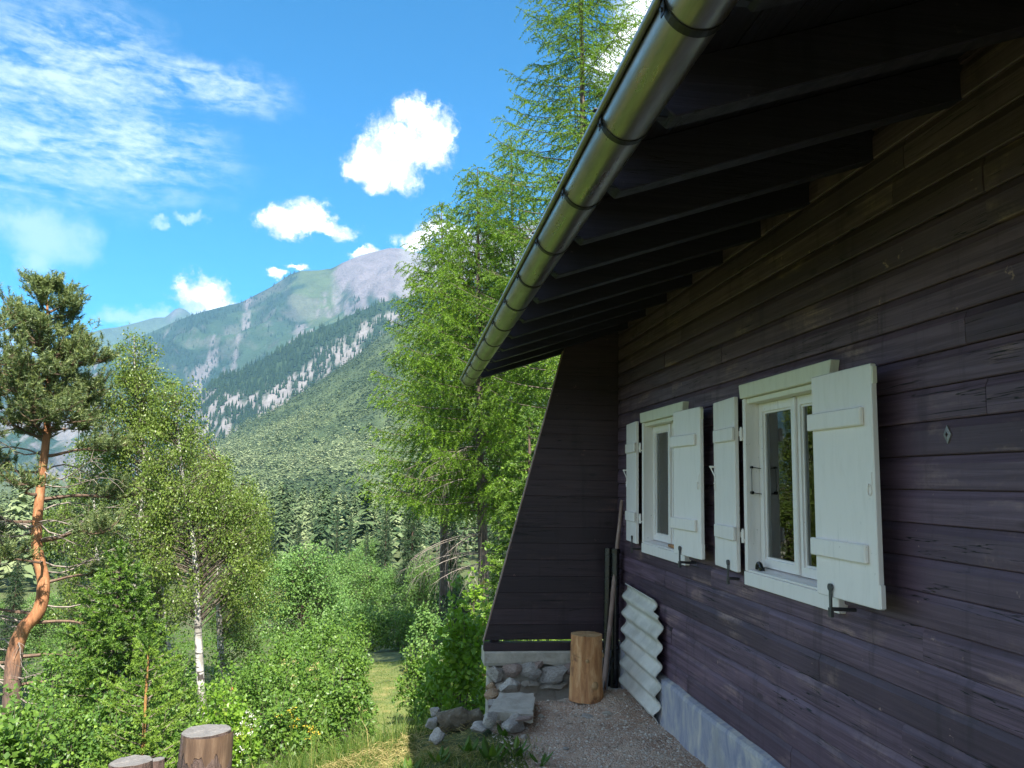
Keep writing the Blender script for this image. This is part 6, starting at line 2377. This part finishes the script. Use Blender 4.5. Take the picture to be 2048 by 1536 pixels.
# short turf on the path
n = 16000
y = gr.uniform(11.5, 25.5, n)
x = np.interp(y, pth[:, 1], pth[:, 0]) + gr.normal(0, 0.42, n)
dcen = np.abs(x - np.interp(y, pth[:, 1], pth[:, 0]))
h = gr.uniform(0.03, 0.08, n) + 0.22 * sstep(dcen, 0.35, 0.9) * gr.random(n)
o = npobj('path_grass', blades(x, y, h, 0.010 + 0.006 * gr.random(n), gr.uniform(0.2, 1.0, n), np.clip(gr.normal(0.52, 0.18, n) - 0.2 * sstep(dcen, 0.25, 0.7) + 0.12 * sstep(-dcen, -0.2, 0), 0, 1), gr), M_GRASS)
tag(o, 'trodden turf growing on the grass path', 'grass', kind='stuff')
# undergrowth: leafy ground cover nobody could count
n = 66000
y = 7.0 + 45 * gr.random(n) ** 1.7
x = gr.uniform(-1, 0.2, n) * (5 + 0.62 * y) + 1.4
pc = np.interp(y, pth[:, 1], pth[:, 0])
hz_ = 0.55 * sstep(fbm(x * 0.7, y * 0.7, 4, 61), 0.36, 0.7) + 0.08
k = (np.abs(x - pc) > 0.62) & ~((x > 0.4) & (y < 8.0)) & ((y > 8.2) | (x < -1.6))
x, y, hz_ = x[k], y[k], hz_[k]
n = len(x)
z = zt(x, y) + hz_ * gr.random(n) ** 0.5
C = np.stack([x, y, z], 1)
D = nrm(gr.normal(0, 0.6, (n, 3)) + np.array([0, -0.1, 0.0]))
S = nrm(np.cross(D, nrm(gr.normal(0, 0.35, (n, 3)) + np.array([0, -0.2, 1.0]))))
L = (0.03 + 0.045 * gr.random(n)) * (0.8 + 0.03 * y)
rn = np.clip(0.45 + gr.normal(0, 0.18, n) + 0.3 * (fbm(x, y, 2, 3) - 0.5), 0, 1)
o = npobj('undergrowth', [leaf_quads(C, D, S, L, L * 0.7, rn)], M_HERB)
tag(o, 'leafy green ground cover under the trees and bushes', 'undergrowth', kind='stuff')


def herb(label, px, py, Y, seed, n_leaf, ll, mat, group, spread=0.16, up=0.5, cat='plant', name='broad_leaf_plant'):
    r = np.random.default_rng(seed)
    P = at(px, py, Y=Y)
    gz = float(zt(P[0], P[1]))
    root = empty(name, (P[0], P[1], gz))
    tag(root, label, cat, group)
    for k in range(n_leaf):
        a = k * 2.4 + r.normal(0, 0.3)
        L_ = ll * r.uniform(0.7, 1.2)
        e = r.uniform(0.25, 0.9) * up
        d = np.array([[math.cos(a), math.sin(a), 0.4 + 1.6 * e]])
        c0 = np.array([[math.cos(a) * 0.015, math.sin(a) * 0.015, r.uniform(0.0, 0.10) * up]])
        D_ = nrm(d)
        S_ = nrm(np.cross(D_, np.array([[0, 0, 1.0]])))
        npobj('leaf', [leaf_fold(c0, D_, S_, L_, L_ * 0.42, np.clip(r.normal(0.5, 0.2, 1), 0, 1))], mat, root)
    return root


HG = 'broad leaved weeds in the lawn'
for q, (px, py, Y, nl, ll, lab) in enumerate([(985, 1520, 5.5, 8, 0.15, 'dock like weed with upright leaves at the lawn edge, centre bottom'), (935, 1490, 5.75, 7, 0.12, 'low weed left of the upright weed near the stones'), (1030, 1505, 5.6, 6, 0.12, 'weed with pointed leaves at the edge of the gravel'),
                                                (880, 1520, 5.5, 7, 0.11, 'weed in the shaded lawn below the half buried boulder'), (1080, 1530, 5.4, 6, 0.10, 'small weed farthest right on the gravel edge'), (820, 1530, 5.5, 7, 0.10, 'weed at the border of sun and shade on the lawn'), (1010, 1462, 6.05, 5, 0.10, 'tuft of leaves growing before the angular grey block'),
                                                (476, 1500, 6.2, 7, 0.16, 'weed with large leaves touching the right side of the taller stump'), (350, 1500, 6.3, 8, 0.13, 'leafy weed left of the taller stump')]):
    herb(lab, px, py, Y, 300 + q, nl, ll, M_HERB, HG)


def umbel(label, px0, py0, px1, py1, Y, seed, mat, cat='flower', heads=5, name='umbel_flower'):
    r = np.random.default_rng(seed)
    P0, P1 = at(px0, py0, Y=Y), at(px1, py1, Y=Y)
    P0[2] = min(P0[2], float(zt(P0[0], P0[1])))
    root = empty(name, tuple(P0))
    tag(root, label, cat, 'tall flower stalks on the bank')
    T = P1 - P0
    q = np.linspace(0, 1, 8)[:, None]
    stem = T * q + np.array([0.06, 0, 0.05]) * np.sin(q * 3.14) * np.linalg.norm(T) * 0.4
    chs_ = [tube(stem, np.linspace(0.006, 0.0025, 8), 5)]
    petals = []
    for k in range(heads):
        f = r.uniform(0.55, 1.0) if k else 1.0
        b0 = np.array([np.interp(f, q[:, 0], stem[:, e]) for e in range(3)])
        d_ = nrm(T + r.normal(0, 0.5, 3) * np.linalg.norm(T))
        tip = b0 + d_ * (r.uniform(0.05, 0.14) if k else 0.03)
        chs_.append(tube(np.array([b0, (b0 + tip) / 2, tip]), [0.002, 0.002, 0.0015], 4))
        for _ in range(10):
            petals.append(tip + r.normal(0, 1, 3) * np.array([0.018, 0.018, 0.007]))
    npobj('stem', [(v, f_, np.full(len(v), 0.55)) for v, f_ in chs_], M_GRASS, root)
    C = np.array(petals)
    m_ = len(C)
    D_ = nrm(r.normal(0, 1, (m_, 3)) + np.array([0, 0, 0.3]))
    npobj('flower_head', [leaf_quads(C, D_, nrm(np.cross(D_, runit(m_, r))), 0.014, 0.012)], mat, root)
    m2 = 16
    f = r.uniform(0.05, 0.7, m2)
    C = np.stack([np.interp(f, q[:, 0], stem[:, e]) for e in range(3)], 1)
    D_ = nrm(r.normal(0, 0.8, (m2, 3)) + np.array([0, 0, 0.25]))
    npobj('stem_leaves', [leaf_fold(C, D_, nrm(np.cross(D_, np.array([0, 0, 1.0]) + r.normal(0, 0.2, (m2, 3)))), 0.07, 0.03)], M_HERB, root)
    return root


umbel('tallest leaning umbel stalk on the bank left of the path', 668, 1490, 568, 1335, 7.6, 1, M_STRAW)
umbel('leaning umbel stalk right of the tallest one', 672, 1485, 625, 1345, 7.7, 2, M_STRAW)
umbel('stalk with white flowers right beside the taller stump', 487, 1510, 482, 1452, 6.6, 3, M_FLOWER, heads=7)
umbel('white flowering stalk a little right of the stump flowers', 505, 1505, 497, 1430, 6.9, 4, M_FLOWER, heads=6)
umbel('yellow flowering stalk in the grass right of the stump', 640, 1500, 628, 1462, 7.0, 5, M_YELLOW, heads=6)
umbel('yellow flowering stalk near the bush behind the stump', 575, 1470, 582, 1418, 7.8, 6, M_YELLOW, heads=6)
umbel('thin grass like stalk leaning over the path foot', 845, 1440, 815, 1345, 8.2, 7, M_STRAW, heads=3)
umbel('thin stalk with seed head left of the path foot', 740, 1450, 715, 1395, 8.0, 8, M_STRAW, heads=3)
